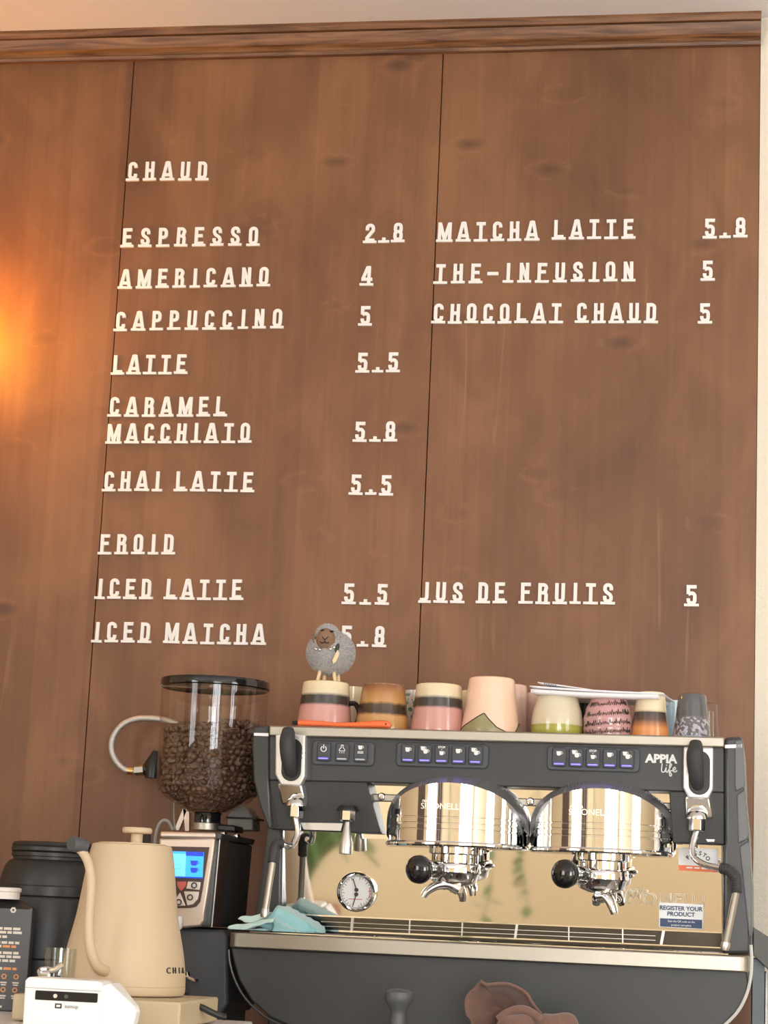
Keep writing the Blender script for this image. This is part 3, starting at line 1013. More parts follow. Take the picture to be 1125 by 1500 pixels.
def pad(corners, kinds, lit):
    c = [am(px, py, -0.004) for px, py in corners]
    x0 = 0.5 * (c[0][0] + c[3][0])
    x1 = 0.5 * (c[1][0] + c[2][0])
    z1 = 0.5 * (c[0][2] + c[1][2])
    z0 = 0.5 * (c[2][2] + c[3][2])
    p = MB().prism(roundrect((x0 + x1) / 2, (z0 + z1) / 2, x1 - x0, z1 - z0, 0.007), -0.0045, 0.001).build('button_pad', 'pad_grey', EM, bevel=0.002)
    n = len(kinds)
    m0 = 0.0065
    pitch = (x1 - x0 - 2 * m0) / n if n > 3 else (x1 - x0 - 0.011) / n
    for i, kd in enumerate(kinds):
        cx = x0 + m0 + pitch * (i + 0.5) - (0.0015 if n == 3 else 0)
        cz = (z0 + z1) / 2 + 0.0012
        b = MB().prism(roundrect(cx, cz, 0.0215, 0.029, 0.003, 4), -0.0095, -0.004).build('button', 'button_grey', p, bevel=0.0016)
        ic = MB()
        iz = cz + 0.005
        if kd == 'power':
            stroke(ic, arc(cx, iz - 0.0005, 0.0042, 60, -240, 14), 0.0013, -0.0104, -0.0095)
            stroke(ic, [(cx, iz), (cx, iz + 0.0062)], 0.0013, -0.0104, -0.0095)
        elif kd == 'rinse':
            stroke(ic, [(cx - 0.0042, iz - 0.003), (cx - 0.0042, iz - 0.0005), (cx - 0.0015, iz + 0.002), (cx - 0.0015, iz + 0.006), (cx + 0.0015, iz + 0.006), (cx + 0.0015, iz + 0.002), (cx + 0.0042, iz - 0.0005), (cx + 0.0042, iz - 0.003), (cx - 0.0042, iz - 0.003)], 0.001, -0.0104, -0.0095)
            for k in (-1, 0, 1):
                ic.box((cx + k * 0.0032 - 0.0006, -0.0104, iz - 0.0065), (cx + k * 0.0032 + 0.0006, -0.0095, iz - 0.0048))
        elif kd == 'warm':
            icon_cup(ic, cx, iz + 0.003, 0.0085)
            ic.box((cx - 0.0045, -0.0104, iz - 0.0035), (cx + 0.0045, -0.0095, iz - 0.0026))
            ic.box((cx - 0.0045, -0.0104, iz - 0.0060), (cx + 0.0045, -0.0095, iz - 0.0046))
        elif kd == 'one':
            icon_cup(ic, cx, iz + 0.0005, 0.0095)
        elif kd == 'two':
            icon_cup(ic, cx - 0.0025, iz + 0.003, 0.0085)
            icon_cup(ic, cx + 0.0018, iz - 0.0015, 0.0095)
        elif kd == 'stop':
            icon_cup(ic, cx + 0.0005, iz - 0.0035, 0.0085)
            ic.box((cx - 0.0006, -0.0104, iz + 0.0012), (cx + 0.0006, -0.0095, iz + 0.0024))
            text_mesh('button_text', 'STOP', 0.0046, 'icon_white', b, (cx, -0.0100, iz + 0.0055), bold=0.03)
        ic.build('icon', 'icon_white', b, smooth=0)
        MB().prism(roundrect(cx, cz - 0.0103, 0.0150, 0.0020, 0.0009, 3), -0.0106, -0.0094).build('indicator_light', 'led_violet' if lit[i] else 'led_off', b)
    return p


pad([(457, 1084), (548, 1087), (548, 1123), (457, 1120)], ['power', 'rinse', 'warm'], [1, 0, 0])
pad([(580, 1087), (716, 1090), (715, 1126), (580, 1122.5)], ['one', 'two', 'stop', 'one', 'two'], [1] * 5)
pad([(801, 1092), (937.5, 1096), (937, 1132), (801, 1128)], ['one', 'two', 'stop', 'one', 'two'], [1] * 5)
# model lettering on the fascia
p = am(968.5, 1112, 0)
text_mesh('fascia_lettering', 'APPIA', 0.0175, 'icon_white', EM, (p[0], -0.0003, p[2]), bold=0.045, sx=1.02)
sl = MB()
for pts in ([(970, 1118.5), (969, 1128), (970.5, 1131), (973.5, 1130), (976, 1124)], [(976, 1124), (975.5, 1130), (977.5, 1131), (980, 1127)],
            [(980, 1127), (983.5, 1121), (982.5, 1118.5), (981, 1121), (980.5, 1130), (981, 1136), (983, 1136.5), (983.5, 1134), (980.5, 1129)],
            [(982, 1129), (986.5, 1128.5), (989.5, 1126), (988.5, 1124), (986, 1126), (986.5, 1130), (989.5, 1130.5), (992, 1128.5)]):
    sl.tube(catmull([am(px, py, -0.0004) for px, py in pts], 5), 0.0009, 6)
sl.tube([am(976.3, 1120.3, -0.0004), am(976.5, 1121.6, -0.0004)], 0.0010, 6)
sl.build('fascia_script', 'icon_white', EM)

# ---------------------------------------------------------------- steam levers, wands, water spout
def steam_lever(cx, top, tilt, nut, name_px):
    ax = lambda dx, dy, ly: am(cx + dx, top + dy, ly)
    w = MB()
    outer = [(-22, 0), (22, 1), (21.5, 62), (15, 77), (-14, 76), (-22.5, 60)]
    P = [(lambda q: (q[0], q[2]))(ax(dx, dy, -0.012)) for dx, dy in outer]
    lv = MB().prism(P, -0.016, 0.002).build('lever_bezel', 'bezel_silver', EM, bevel=0.003, seg=3)
    # recess
    c0 = ax(0.5, 38, -0.0165)
    MB().prism(roundrect(c0[0] + 0.001, c0[2], 0.0315, 0.066, 0.0155, 8), -0.0175, -0.010).build('lever_slot', 'black_plastic', lv)
    # paddle, leaning to the left and out of the slot
    pts = [ax(-4, 0.5, -0.030), ax(-5, 12, -0.034), ax(-4, 30, -0.032), ax(-2, 48, -0.026), ax(0, 58, -0.016)]
    MB().tube(catmull([ax(-4, -8, -0.026)] + pts, 5), [0.002] + [0.0090 + 0.0036 * math.sin(PI * min(1, i / 22.0)) for i in range(24)] + [0.008], 18).build('lever_paddle', 'rubber', lv)
    # chrome apron under it
    ap = [ax(-20, 72, -0.012), ax(16, 73, -0.012), ax(22, 105, -0.002), ax(-20 + tilt, 103, -0.002)]
    ap2 = [(q[0], 0.012, q[2]) for q in ap]
    MB().add(ap + ap2, [(0, 1, 2, 3), (7, 6, 5, 4), (0, 4, 5, 1), (1, 5, 6, 2), (2, 6, 7, 3), (3, 7, 4, 0)]).build('lever_apron', 'chrome', lv, bevel=0.003)
    n0 = am(*nut, -0.012)
    MB().lathe([(0, 0.014), (0.010, 0.012), (0.015, 0.007), (0.0165, 0.001), (0.0165, -0.001), (0, -0.001)], n0, 28).build('wand_collar', 'chrome', lv)
    MB().lathe([(0, 0.0), (0.0125, 0.0), (0.0125, -0.017), (0.011, -0.019), (0, -0.019)], n0, 6).build('wand_nut', 'chrome', lv, bevel=0.0008, smooth=20)
    return n0


n0 = steam_lever(426, 1075, 6, (434, 1180), None)
n1 = steam_lever(1023, 1094, 2, (1021, 1199), None)
# left wand: down, kinked outwards, rubber grip, straight tip resting on the cloth
wd = MB().tube(catmull([(n0[0], n0[1], n0[2] - 0.018), am(436, 1215, -0.014), am(434, 1228, -0.018), am(427, 1239, -0.028), am(417, 1238, -0.040), am(408, 1234, -0.05)], 6), 0.0050, 12).build('steam_wand', 'chrome', EM)
MB().tube(catmull([am(413, 1236, -0.046), am(406, 1236, -0.052), am(402, 1245, -0.056), am(399, 1264, -0.06)], 6), [0.0075 + 0.0008 * (i % 2) for i in range(19)], 14).build('rubber_grip', 'rubber', wd)
MB().tube([am(399.5, 1262, -0.06), am(388, 1336, -0.072)], 0.0055, 12).build('wand_tube', 'brushed_steel', wd)
MB().tube([am(388.6, 1331, -0.071), am(387.8, 1338, -0.072), am(387, 1344, -0.073)], [0.0058, 0.0072, 0.0055], 12).build('wand_tip', 'satin_steel', wd)
# right wand: swings out to the right
wd = MB().tube(catmull([(n1[0], n1[1], n1[2] - 0.018), am(1018, 1226, -0.014), am(1014, 1243, -0.02), am(1017, 1256, -0.028), am(1031, 1266, -0.04), am(1050, 1271, -0.05), am(1060, 1272.5, -0.055)], 6), 0.0050, 12).build('steam_wand', 'chrome', EM)
MB().tube(catmull([am(1056, 1271.5, -0.054), am(1066, 1274, -0.058), am(1076, 1283, -0.062), am(1079, 1295, -0.064), am(1078.5, 1308, -0.065)], 6), [0.0078 + 0.0008 * (i % 2) for i in range(25)], 14).build('rubber_grip', 'rubber', wd)
MB().tube([am(1078.5, 1306, -0.065), am(1063, 1382, -0.056)], 0.0053, 12).build('wand_tube', 'brushed_steel', wd)
MB().tube([am(1063.5, 1380, -0.056), am(1062.5, 1386, -0.056), am(1061.5, 1392, -0.056)], [0.0064, 0.0072, 0.0058], 12).build('wand_tip', 'satin_steel', wd)
# hot-water spout
q = am(509.5, 1187, -0.010)
hw = MB().lathe([(0, 0.008), (0.013, 0.007), (0.017, 0.001), (0.017, -0.001), (0, -0.001)], q, 24).build('water_spout', 'black_plastic', EM)
MB().lathe([(0, 0), (0.0118, 0), (0.0118, -0.015), (0.010, -0.0175), (0, -0.0175)], q, 6).build('spout_nut', 'chrome', hw, smooth=20)
sp0, sp1 = am(509, 1204, -0.012), am(506, 1251, -0.016)
MB().tube([sp0, tuple(0.75 * a + 0.25 * b for a, b in zip(sp0, sp1)), tuple(0.35 * a + 0.65 * b for a, b in zip(sp0, sp1)), sp1], [0.0040, 0.0055, 0.0098, 0.0102], 18).build('spout_nozzle', 'satin_steel', hw)
# data plate tucked under the left housing
mprism('rating_plate', [(440, 1205), (502, 1206), (499, 1217), (445, 1215)], 0.004, 0.010, 'satin_steel')
q = am(1075, 1230, 0.0)
mprism('release_tab', [(1034, 1229), (1047, 1229.5), (1046, 1233), (1036, 1233)], 0.002, 0.012, 'icon_white')
mprism('rating_label', [(969, 1186), (981, 1186.5), (981, 1195), (969, 1194.5)], 0.034, 0.0362, 'sticker_white')

# ---------------------------------------------------------------- pressure gauge
gc = am(522, 1306.5, 0.038)
gR = 28.5 * (am(523, 1306, 0.038)[0] - am(522, 1306, 0.038)[0])
RX = Matrix.Rotation(PI / 2, 3, 'X')
ga = MB().lathe([(gR * 0.98, -0.014), (gR, 0.0), (gR * 0.98, 0.004), (gR * 0.90, 0.006), (gR * 0.84, 0.004), (gR * 0.82, -0.004)], gc, 48, RX).build('pressure_gauge', 'chrome', EM)
MB().lathe([(0, -0.0015), (gR * 0.83, -0.0015), (gR * 0.83, -0.004), (0, -0.004)], gc, 48, RX).build('dial', 'dial_white', ga)
tk = MB()
for k in range(30):
    if k in (7, 22):
        continue
    a = 2 * PI * k / 30 + 0.1
    r0 = gR * (0.60 if k % 3 == 0 else 0.68)
    stroke(tk, [(gc[0] + r0 * math.cos(a), gc[2] + r0 * math.sin(a)), (gc[0] + gR * 0.76 * math.cos(a), gc[2] + gR * 0.76 * math.sin(a))], 0.0007, gc[1] + 0.0008, gc[1] + 0.002)
stroke(tk, arc(gc[0], gc[2], gR * 0.79, 0, 360, 40), 0.0006, gc[1] + 0.0008, gc[1] + 0.002)
tk.build('dial_marks', 'print_dark', ga, smooth=0)
rm = MB()
stroke(rm, arc(gc[0], gc[2], gR * 0.70, -25, 20, 10), 0.0012, gc[1] + 0.0007, gc[1] + 0.002)
stroke(rm, [(gc[0] - gR * 0.4, gc[2] - gR * 0.36), (gc[0] + gR * 0.3, gc[2] - gR * 0.36)], 0.0010, gc[1] + 0.0007, gc[1] + 0.002)
rm.build('red_marks', 'red_print', ga, smooth=0)
for zc_, ang in ((0.10, 110), (-0.12, 255)):
    nd = MB()
    cz = gc[2] + gR * zc_
    a = math.radians(ang)
    stroke(nd, [(gc[0], cz), (gc[0] + gR * 0.6 * math.cos(a), cz + gR * 0.6 * math.sin(a))], 0.0014, gc[1] - 0.0006, gc[1] + 0.0002)
    nd.lathe([(0, 0.0015), (gR * 0.1, 0.0012), (gR * 0.1, -0.001), (0, -0.001)], (gc[0], gc[1], cz), 16, RX)
    nd.build('needle', 'print_dark', ga, smooth=0)

# ---------------------------------------------------------------- stickers and etched logo
sk = mprism('registration_sticker', [(965, 1321.5), (1031, 1325), (1030, 1362), (965, 1358)], 0.0440, 0.0485, 'sticker_white', bevel=0.0008)
mprism('sticker_band', [(967, 1345), (1028.5, 1347.5), (1028.5, 1360.5), (967, 1357)], 0.0433, 0.0445, 'sticker_navy', sk)
for s, px, py, sz, m in (('REGISTER YOUR', 997.5, 1331, 0.0090, 'sticker_navy'), ('PRODUCT', 997.5, 1339.5, 0.0090, 'sticker_navy'),
                         ('Scan the QR code on the', 998, 1350, 0.0044, 'sticker_white'), ('product nameplate', 998, 1355.5, 0.0044, 'sticker_white')):
    q = am(px, py, 0.0432)
    text_mesh('sticker_text', s, sz, m, sk, (q[0], 0.0431, q[2]), rot=(PI / 2, math.radians(0.0), 0), bold=0.02 if sz > 0.006 else 0.0, sx=0.98 if sz > 0.006 else 0.9)
s2 = mprism('round_print_sticker', [(994, 1241), (1052, 1244), (1052, 1278), (994, 1275)], 0.0380, 0.0450, 'sticker_white')
mprism('sticker_band', [(994, 1267), (1052, 1270), (1052, 1278), (994, 1275)], 0.0373, 0.0385, 'sticker_orange', s2)
cc = am(1022, 1268, 0.0375)
for i, ch in enumerate('PRESTO'):
    a = math.radians(142 - i * 21)
    text_mesh('sticker_text', ch, 0.0085, 'print_dark', s2, (cc[0] + 0.0185 * math.cos(a), 0.0375, cc[2] + 0.0185 * math.sin(a)), rot=(PI / 2, -(a - PI / 2), 0), bold=0.02)
wb_ = MB()
for px, w in ((1010, 9), (1021, 8), (1032, 9)):
    q = am(px, 1271.5 + (px - 1020) * 0.05, 0.0375)
    wb_.box((q[0] - w * 0.0005, 0.0360, q[2] - 0.0011), (q[0] + w * 0.0005, 0.0372, q[2] + 0.0011))
wb_.build('sticker_small_print', 'sticker_white', s2, smooth=0)
q = am(956, 1317, 0.045)
text_mesh('etched_logo', 'SIMONELLI', 0.0245, 'etched', EM, (q[0] + 0.010, 0.0452, q[2]), sx=1.17, outline=0.0005)
q = am(929, 1304, 0.044)
text_mesh('etched_logo', 'nuova', 0.0165, 'etched', EM, (q[0], 0.0441, q[2]), sx=1.12, outline=0.0004)
lg_ = MB()
fr = [mp(px, py, 0.045) for px, py in ((879, 1300), (903, 1301), (903, 1319.5), (879, 1318.5), (879, 1300))]
stroke(lg_, fr, 0.0010, 0.0440, 0.0455)
lg_.build('etched_emblem', 'etched', EM, smooth=0)

# ---------------------------------------------------------------- brew groups
def brew_group(px_c, rim_py):
    c = am(px_c, rim_py, -0.02)
    gx, gz = c[0], c[2]
    A, B = 0.104, 0.088         # half width, forward reach
    YB_ = 0.034                 # where it meets the bracket
    YC = 0.015                  # centre of the curve in plan
    H = 0.090
    N = 60
    th = [(-90 + 180 * i / N) for i in range(N + 1)]

    def front_top(t):
        return 0.022 + (H - 0.024) * (max(0.0, math.cos(math.radians(t) * 0.985)) ** 0.9)
    cow = MB()
    fr_ = [0.0, 0.10, 0.19, 0.195, 0.215, 0.22, 0.29, 0.295, 0.315, 0.32, 0.39, 0.395, 0.415, 0.42, 0.6, 0.8, 1.0]

    def face(u, v):
        t = -90 + 180 * u
        k = fr_[int(round(v * (len(fr_) - 1)))]
        ins = 0.0012 if k in (0.195, 0.215, 0.295, 0.315, 0.395, 0.415) else 0.0
        h = min(k * H, front_top(t)) if k < 0.5 else (0.42 * H + (k - 0.42) / 0.58 * (front_top(t) - 0.42 * H) if front_top(t) > 0.42 * H else front_top(t))
        bulge = 1.0 - 0.03 * (1 - h / H) * 0
        return (gx + (A - ins) * math.sin(math.radians(t)) * bulge, YC - (B - ins) * math.cos(math.radians(t)), gz + 0.006 + h)
    cow.grid(face, 96, len(fr_) - 1)
    g = cow.build('group_cowl', 'chrome', EM, smooth=50)
    # ribbed upper shell rising to the back arch
    sh = MB()
    nu = 320

    def shell(u, v):
        t = -90 + 180 * u
        a = (gx + A * math.sin(math.radians(t)), YC - B * math.cos(math.radians(t)), gz + 0.006 + front_top(t))
        k = math.radians(t)
        b = (gx + (A + 0.003) * math.copysign(abs(math.sin(k)) ** 0.9, k), YB_, gz + 0.008 + (H + 0.010) * max(0.0, math.cos(k)) ** 0.55)
        rib = 0.0022 if (int(round(u * nu)) % 4) < 2 and 14 < abs(t) < 70 and 0.08 < v < 0.95 else 0.0
        bow = 0.006 * math.sin(PI * v)
        return (a[0] * (1 - v) + b[0] * v + bow * math.sin(k), a[1] * (1 - v) + b[1] * v, a[2] * (1 - v) + b[2] * v + bow * math.cos(k) - rib)
    sh.grid(shell, nu, 10)
    sh.build('cowl_vents', 'vent_steel', g, smooth=40)
    # rim bead and underside
    bead = [(gx + (A + 0.001) * math.sin(math.radians(t)), YC - (B + 0.001) * math.cos(math.radians(t)), gz + 0.003) for t in th]
    bead = [(bead[0][0], YB_, gz + 0.003)] + bead + [(bead[-1][0], YB_, gz + 0.003)]
    MB().tube(bead, 0.0042, 10).build('cowl_rim', 'chrome', g)
    pl = [(gx + A * math.sin(math.radians(t)), YC - B * math.cos(math.radians(t))) for t in th] + [(gx + A, YB_), (gx - A, YB_)]
    MB().slab(pl, gz - 0.001, gz + 0.006).build('cowl_floor', 'chrome', g)
    # group bell below
    MB().lathe([(0, 0.0), (0.040, 0.0), (0.040, -0.010), (0.036, -0.012), (0.036, -0.024), (0, -0.024)], (gx + 0.004, -0.018, gz), 40).build('group_bell', 'chrome', g)
    # faint engraving round the front face
    eng = MB()
    s = 'nuova SIMONELLI'
    tm = text_mesh('cowl_engraving', 'SIMONELLI', 0.013, 'etched', g, (0, 0, 0), rot=(0, 0, 0), depth=0.0002, sx=0.95)
    t2 = text_mesh('cowl_engraving', 'nuova', 0.008, 'etched', g, (0, 0, 0), rot=(0, 0, 0), depth=0.0002)
    for o, dx, dz in ((tm, -0.012, 0.052), (t2, -0.030, 0.0605)):
        for v in o.data.vertices:
            t = (v.co.x + dx) / ((A + B) / 2)
            k = 1.0 + (0.0003 + v.co.z) / 0.09
            v.co = Vector((gx + A * k * math.sin(t), YC - B * k * math.cos(t), gz + 0.006 + dz + v.co.y))
    return gx, gz


g1 = brew_group(663, 1241)
g2 = brew_group(878.5, 1250.5)


# ---------------------------------------------------------------- portafilters (things of their own, locked into the groups)
def portafilter(g, ball_px, label, double):
    gx, gz = g
    t = thing('portafilter', label, 'portafilter', mw((gx + 0.004, -0.018, gz - 0.032)), MY, 'portafilters locked in the groups')
    o = np.array([gx + 0.004, -0.018, gz - 0.032])
    MB().lathe([(0, 0.007), (0.0385, 0.007), (0.0400, 0.004), (0.0400, -0.006), (0.037, -0.009), (0.034, -0.020), (0.022, -0.025), (0.010, -0.027), (0, -0.027)], (0, 0, 0), 40).build('basket_holder', 'chrome', t)
    for a in (200, 20):
        c = Vector((0.041 * math.cos(math.radians(a)), 0.041 * math.sin(math.radians(a)), 0.001))
        MB().ball(c, (0.008, 0.008, 0.004), 12, 8).build('lug', 'chrome', t)
    b = am(*ball_px, -0.125) - o
    b = Vector(b)
    s0 = Vector((b.x * 0.20, b.y * 0.20, -0.003))
    d = (b - s0)
    P = lambda k: s0 + d * k
    MB().tube([P(0), P(0.12), P(0.26), P(0.36)], [0.013, 0.0085, 0.0080, 0.0105], 16).build('neck', 'chrome', t)
    h = MB().tube([P(0.32), P(0.36), P(0.50), P(0.68), P(0.78), P(0.88), P(0.95), P(1.0), P(1.04)],
                  [0.0125, 0.0135, 0.0135, 0.0155, 0.0185, 0.0212, 0.0205, 0.0165, 0.006], 24).build('handle', 'black_gloss', t)
    MB().tube([P(0.30), P(0.345)], [0.0135, 0.0145], 20).build('handle_ferrule', 'chrome', t)
    # spout
    sp = MB().tube([(0.004, -0.004, -0.022), (0.004, -0.004, -0.036)], [0.011, 0.009], 8).build('spout_stem', 'chrome', t)
    if double:
        arms = [[(0.008, -0.010, -0.030), (-0.006, -0.016, -0.024), (-0.022, -0.022, -0.026), (-0.036, -0.026, -0.035), (-0.042, -0.027, -0.044)],
                [(0.002, 0.0, -0.028), (0.008, 0.004, -0.030), (0.012, 0.008, -0.038), (0.013, 0.010, -0.048)]]
    else:
        arms = [[(-0.004, -0.006, -0.030), (0.006, -0.010, -0.030), (0.014, -0.014, -0.038), (0.019, -0.016, -0.050), (0.021, -0.016, -0.056)],
                [(-0.002, 0.0, -0.032), (-0.007, 0.010, -0.034), (-0.009, 0.018, -0.042)]]
    for a in arms:
        pts = catmull(a, 6)
        MB().tube(pts, [0.0095 - 0.0045 * i / (len(pts) - 1) for i in range(len(pts))], 14, flat=1.2).build('spout_arm', 'chrome', t)
    return t


portafilter(g1, (609, 1273.5), 'chrome portafilter with black ball handle in the group nearer the pressure gauge', True)
portafilter(g2, (822.5, 1279.5), 'chrome portafilter with black ball handle in the group nearer the stickers', False)

# ================================================================== GRINDER
GY = -0.42


def gp(px, py, y=GY):
    q = at(px, py, y)
    return (q[0], q[2])


def wprism(name, pts, y0, y1, m, parent, ref=None, **k):
    ref = y0 if ref is None else ref
    return MB().prism([gp(px, py, ref) for px, py in pts], y0, y1).build(name, m, parent, **k)


gcx = at(275, 1450, GY)[0]
GR = thing('coffee_grinder', 'dark coffee grinder with silver display front and bean hopper beside the machine', 'coffee grinder', (0, 0, 0))
wprism('body', [(226, 1232), (322, 1229), (318, 1270), (310, 1358), (230, 1356)], GY + 0.006, -0.17, 'grinder_body', GR, bevel=0.006, seg=3)
wprism('side_line', [(321.3, 1229), (323, 1229), (311, 1358), (309.3, 1358)], GY + 0.0035, -0.36, 'satin_steel', GR)
wprism('lower_body', [(228, 1357), (326, 1362), (333, 1372), (334, 1470), (322, 1487), (300, 1493), (226, 1490)], GY + 0.03, -0.17, 'grinder_body', GR, bevel=0.006, seg=3)
xa, xb = at(232, 1480, GY + 0.05)[0], at(322, 1480, GY + 0.05)[0]
MB().box((xa, GY + 0.02, Z_CTR), (xb, -0.18, at(280, 1485, GY)[2])).build('foot_block', 'grinder_body', GR, bevel=0.004)
fp = wprism('front_plate', [(233, 1228), (315.5, 1228), (313, 1250), (299.5, 1338), (299.5, 1348), (294, 1357), (262, 1360), (238, 1356), (234, 1338)], GY - 0.004, GY + 0.02, 'grinder_front', GR, bevel=0.003)
wprism('top_cap', [(234, 1218), (316.5, 1219.5), (316, 1228.5), (234, 1227)], GY - 0.006, -0.18, 'grinder_front', GR, bevel=0.003)
wprism('side_cap', [(316.5, 1219.5), (326, 1221), (323, 1230), (316, 1228.5)], GY, -0.18, 'grinder_body', GR, bevel=0.002)
bz = wprism('display_bezel', [(238, 1239.5), (306.5, 1241), (303, 1262), (296, 1306), (293, 1321), (287, 1328), (279, 1330), (236, 1331)], GY - 0.006, GY - 0.002, 'bezel_brown', GR)
ref = GY - 0.008
scn = wprism('display_screen', [(240, 1246.5), (298.5, 1248), (296.5, 1287), (238, 1285)], ref, GY - 0.005, 'screen_cyan', bz)
wprism('screen_panel', [(241, 1250), (272.5, 1251), (271, 1284), (239, 1283)], ref - 0.0006, ref + 0.0005, 'screen_pale', scn)
wprism('screen_header', [(272.5, 1247.3), (298.3, 1248), (297.8, 1254.5), (272.3, 1253.5)], ref - 0.0007, ref + 0.0005, 'screen_navy', scn)
wprism('screen_footer', [(239, 1283), (296.7, 1285), (296.5, 1287), (238.6, 1285)], ref - 0.0007, ref + 0.0005, 'screen_navy', scn)
for py in (1264, 1274.5):
    wprism('screen_icon', [(279, py - 3.5), (289.5, py - 3.2), (288.5, py + 2.5), (286.5, py + 4), (281.5, py + 4), (279.6, py + 2.3)], ref - 0.0008, ref + 0.0005, 'screen_navy', scn)
    ih = MB()
    stroke(ih, [gp(289.3, py - 2.5, ref), gp(291.5, py, ref), gp(288.8, py + 1.7, ref)], 0.0006, ref - 0.0008, ref)
    ih.build('screen_icon', 'screen_navy', scn, smooth=0)
io = MB()
stroke(io, [gp(252, 1266, ref), gp(263, 1266.5, ref), gp(266.5, 1270, ref), gp(263, 1272.5, ref), gp(252.5, 1272, ref)], 0.0005, ref - 0.0009, ref)
io.build('screen_icon', 'screen_cyan', scn, smooth=0)
kr = GY - 0.008
for poly in ([(236, 1290), (257, 1290.5), (257.5, 1302), (236, 1301)], [(275, 1291), (294, 1292), (292.5, 1304), (272, 1302)],
             [(236, 1305), (258, 1305.5), (249, 1325), (236, 1325)], [(269, 1305.5), (291.5, 1306), (290, 1317), (283, 1325), (274, 1327)],
             [(263.5, 1307), (271.5, 1327), (250, 1327)]):
    wprism('key', poly, kr, GY - 0.004, 'key_metal', bz, bevel=0.001)
for px, py in ((246, 1296), (284.5, 1297), (247, 1314), (278.5, 1314.5), (262, 1321.5)):
    q = at(px, py, kr - 0.0008)
    MB().lathe([(0.0044, 0.0005), (0.0050, 0.0012), (0.0030, 0.0012), (0.0030, 0.0)], q, 20, RX).build('key_ring', 'print_dark', bz)
km = MB()
stroke(km, [gp(282, 1297, kr - 0.0012), gp(287, 1297.1, kr - 0.0012)], 0.0012, kr - 0.0022, kr)
stroke(km, [gp(284.5, 1294.5, kr - 0.0012), gp(284.5, 1299.5, kr - 0.0012)], 0.0012, kr - 0.0022, kr)
km.build('key_symbol', 'icon_white', bz, smooth=0)
wprism('shield_badge', [(258.5, 1291), (273, 1291), (272, 1298), (265, 1306), (259.5, 1299)], kr - 0.001, GY - 0.004, 'badge_red', bz, bevel=0.001)
# dosing spout light, fork
q = at(262, 1354, GY - 0.01)
MB().lathe([(0, 0.014), (0.0055, 0.012), (0.0062, -0.004), (0.004, -0.008), (0, -0.008)], q, 18).build('outlet', 'sticker_white', GR)
fk = MB().tube([at(262, 1432, GY - 0.015), at(276, 1432, GY - 0.015), at(288, 1437, GY - 0.03)], 0.0035, 10)
fk.tube([at(273, 1424, GY - 0.012), at(274, 1430, GY - 0.012), at(276, 1460, GY + 0.03)], 0.005, 10)
fk.build('portafilter_fork', 'chrome', GR)
# hopper
HY = -0.30
hx = at(311, 1080, HY)
spx = at(312, 1080, HY)[0] - hx[0]
hz = lambda py: at(311, py, HY)[2]
base = (hx[0], HY, 0)
tilt = 0.0
co = MB().lathe([(0, hz(1217)), (22 * spx, hz(1217)), (22 * spx, hz(1206)), (0, hz(1206))], base, 40).build('steel_ring', 'brushed_steel', GR, bevel=0.001)
MB().lathe([(0, hz(1206)), (19.5 * spx, hz(1206)), (19.5 * spx, hz(1195)), (21 * spx, hz(1191)), (18 * spx, hz(1190)), (0, hz(1190))], base, 40).build('hopper_collar', 'black_gloss', GR)
wprism('clamp_block', [(318, 1207), (345, 1209), (345, 1219), (318, 1217)], HY - 0.03, HY + 0.03, 'black_plastic', GR, bevel=0.003)
for px, py in ((328, 1222), (347, 1225)):
    MB().ball(at(px, py, HY - 0.035), 0.006, 14, 10).build('clamp_knob', 'chrome', GR)
hp = MB().lathe([(76.5 * spx, hz(1008)), (76.0 * spx, hz(1060)), (75 * spx, hz(1154)), (72 * spx, hz(1160)), (60 * spx, hz(1172)), (32 * spx, hz(1188)), (21 * spx, hz(1192))], base, 64).build('hopper', 'hopper_glass', GR)
MB().lathe([(0, hz(996)), (70 * spx, hz(996)), (77.5 * spx, hz(997.5)), (78.5 * spx, hz(1000)), (78.5 * spx, hz(1008)), (76 * spx, hz(1010)), (73 * spx, hz(1008)), (0, hz(1006))], base, 64).build('hopper_lid', 'black_gloss', GR)
# grey rear cover and cables behind the neck
wprism('rear_cover', [(333, 1216), (370, 1216), (370, 1198), (363, 1185), (352, 1178), (340, 1186), (333, 1196)], -0.22, -0.16, 'grey_cover', GR, bevel=0.003)
wprism('rear_cover_band', [(331, 1196), (375, 1198), (375, 1200.5), (331, 1199)], -0.225, -0.16, 'black_plastic', GR)
MB().tube(catmull([at(226, 1250, -0.25), at(229, 1220, -0.25), at(236, 1204, -0.25), at(246, 1203, -0.25), at(254, 1216, -0.25)], 6), 0.003, 8).build('grinder_cable', 'grey_cover', GR)
MB().tube(catmull([at(255, 1174, -0.2), at(255, 1200, -0.2), at(257, 1216, -0.2)], 5), 0.0015, 8).build('grinder_cable', 'grey_cover', GR)
wprism('rear_bracket', [(268, 1184), (274, 1186), (262, 1216), (255, 1216)], -0.20, -0.19, 'grinder_front', GR)
wprism('rear_bracket', [(268, 1184), (277, 1190), (277, 1217), (271, 1217)], -0.20, -0.19, 'grinder_front', GR)

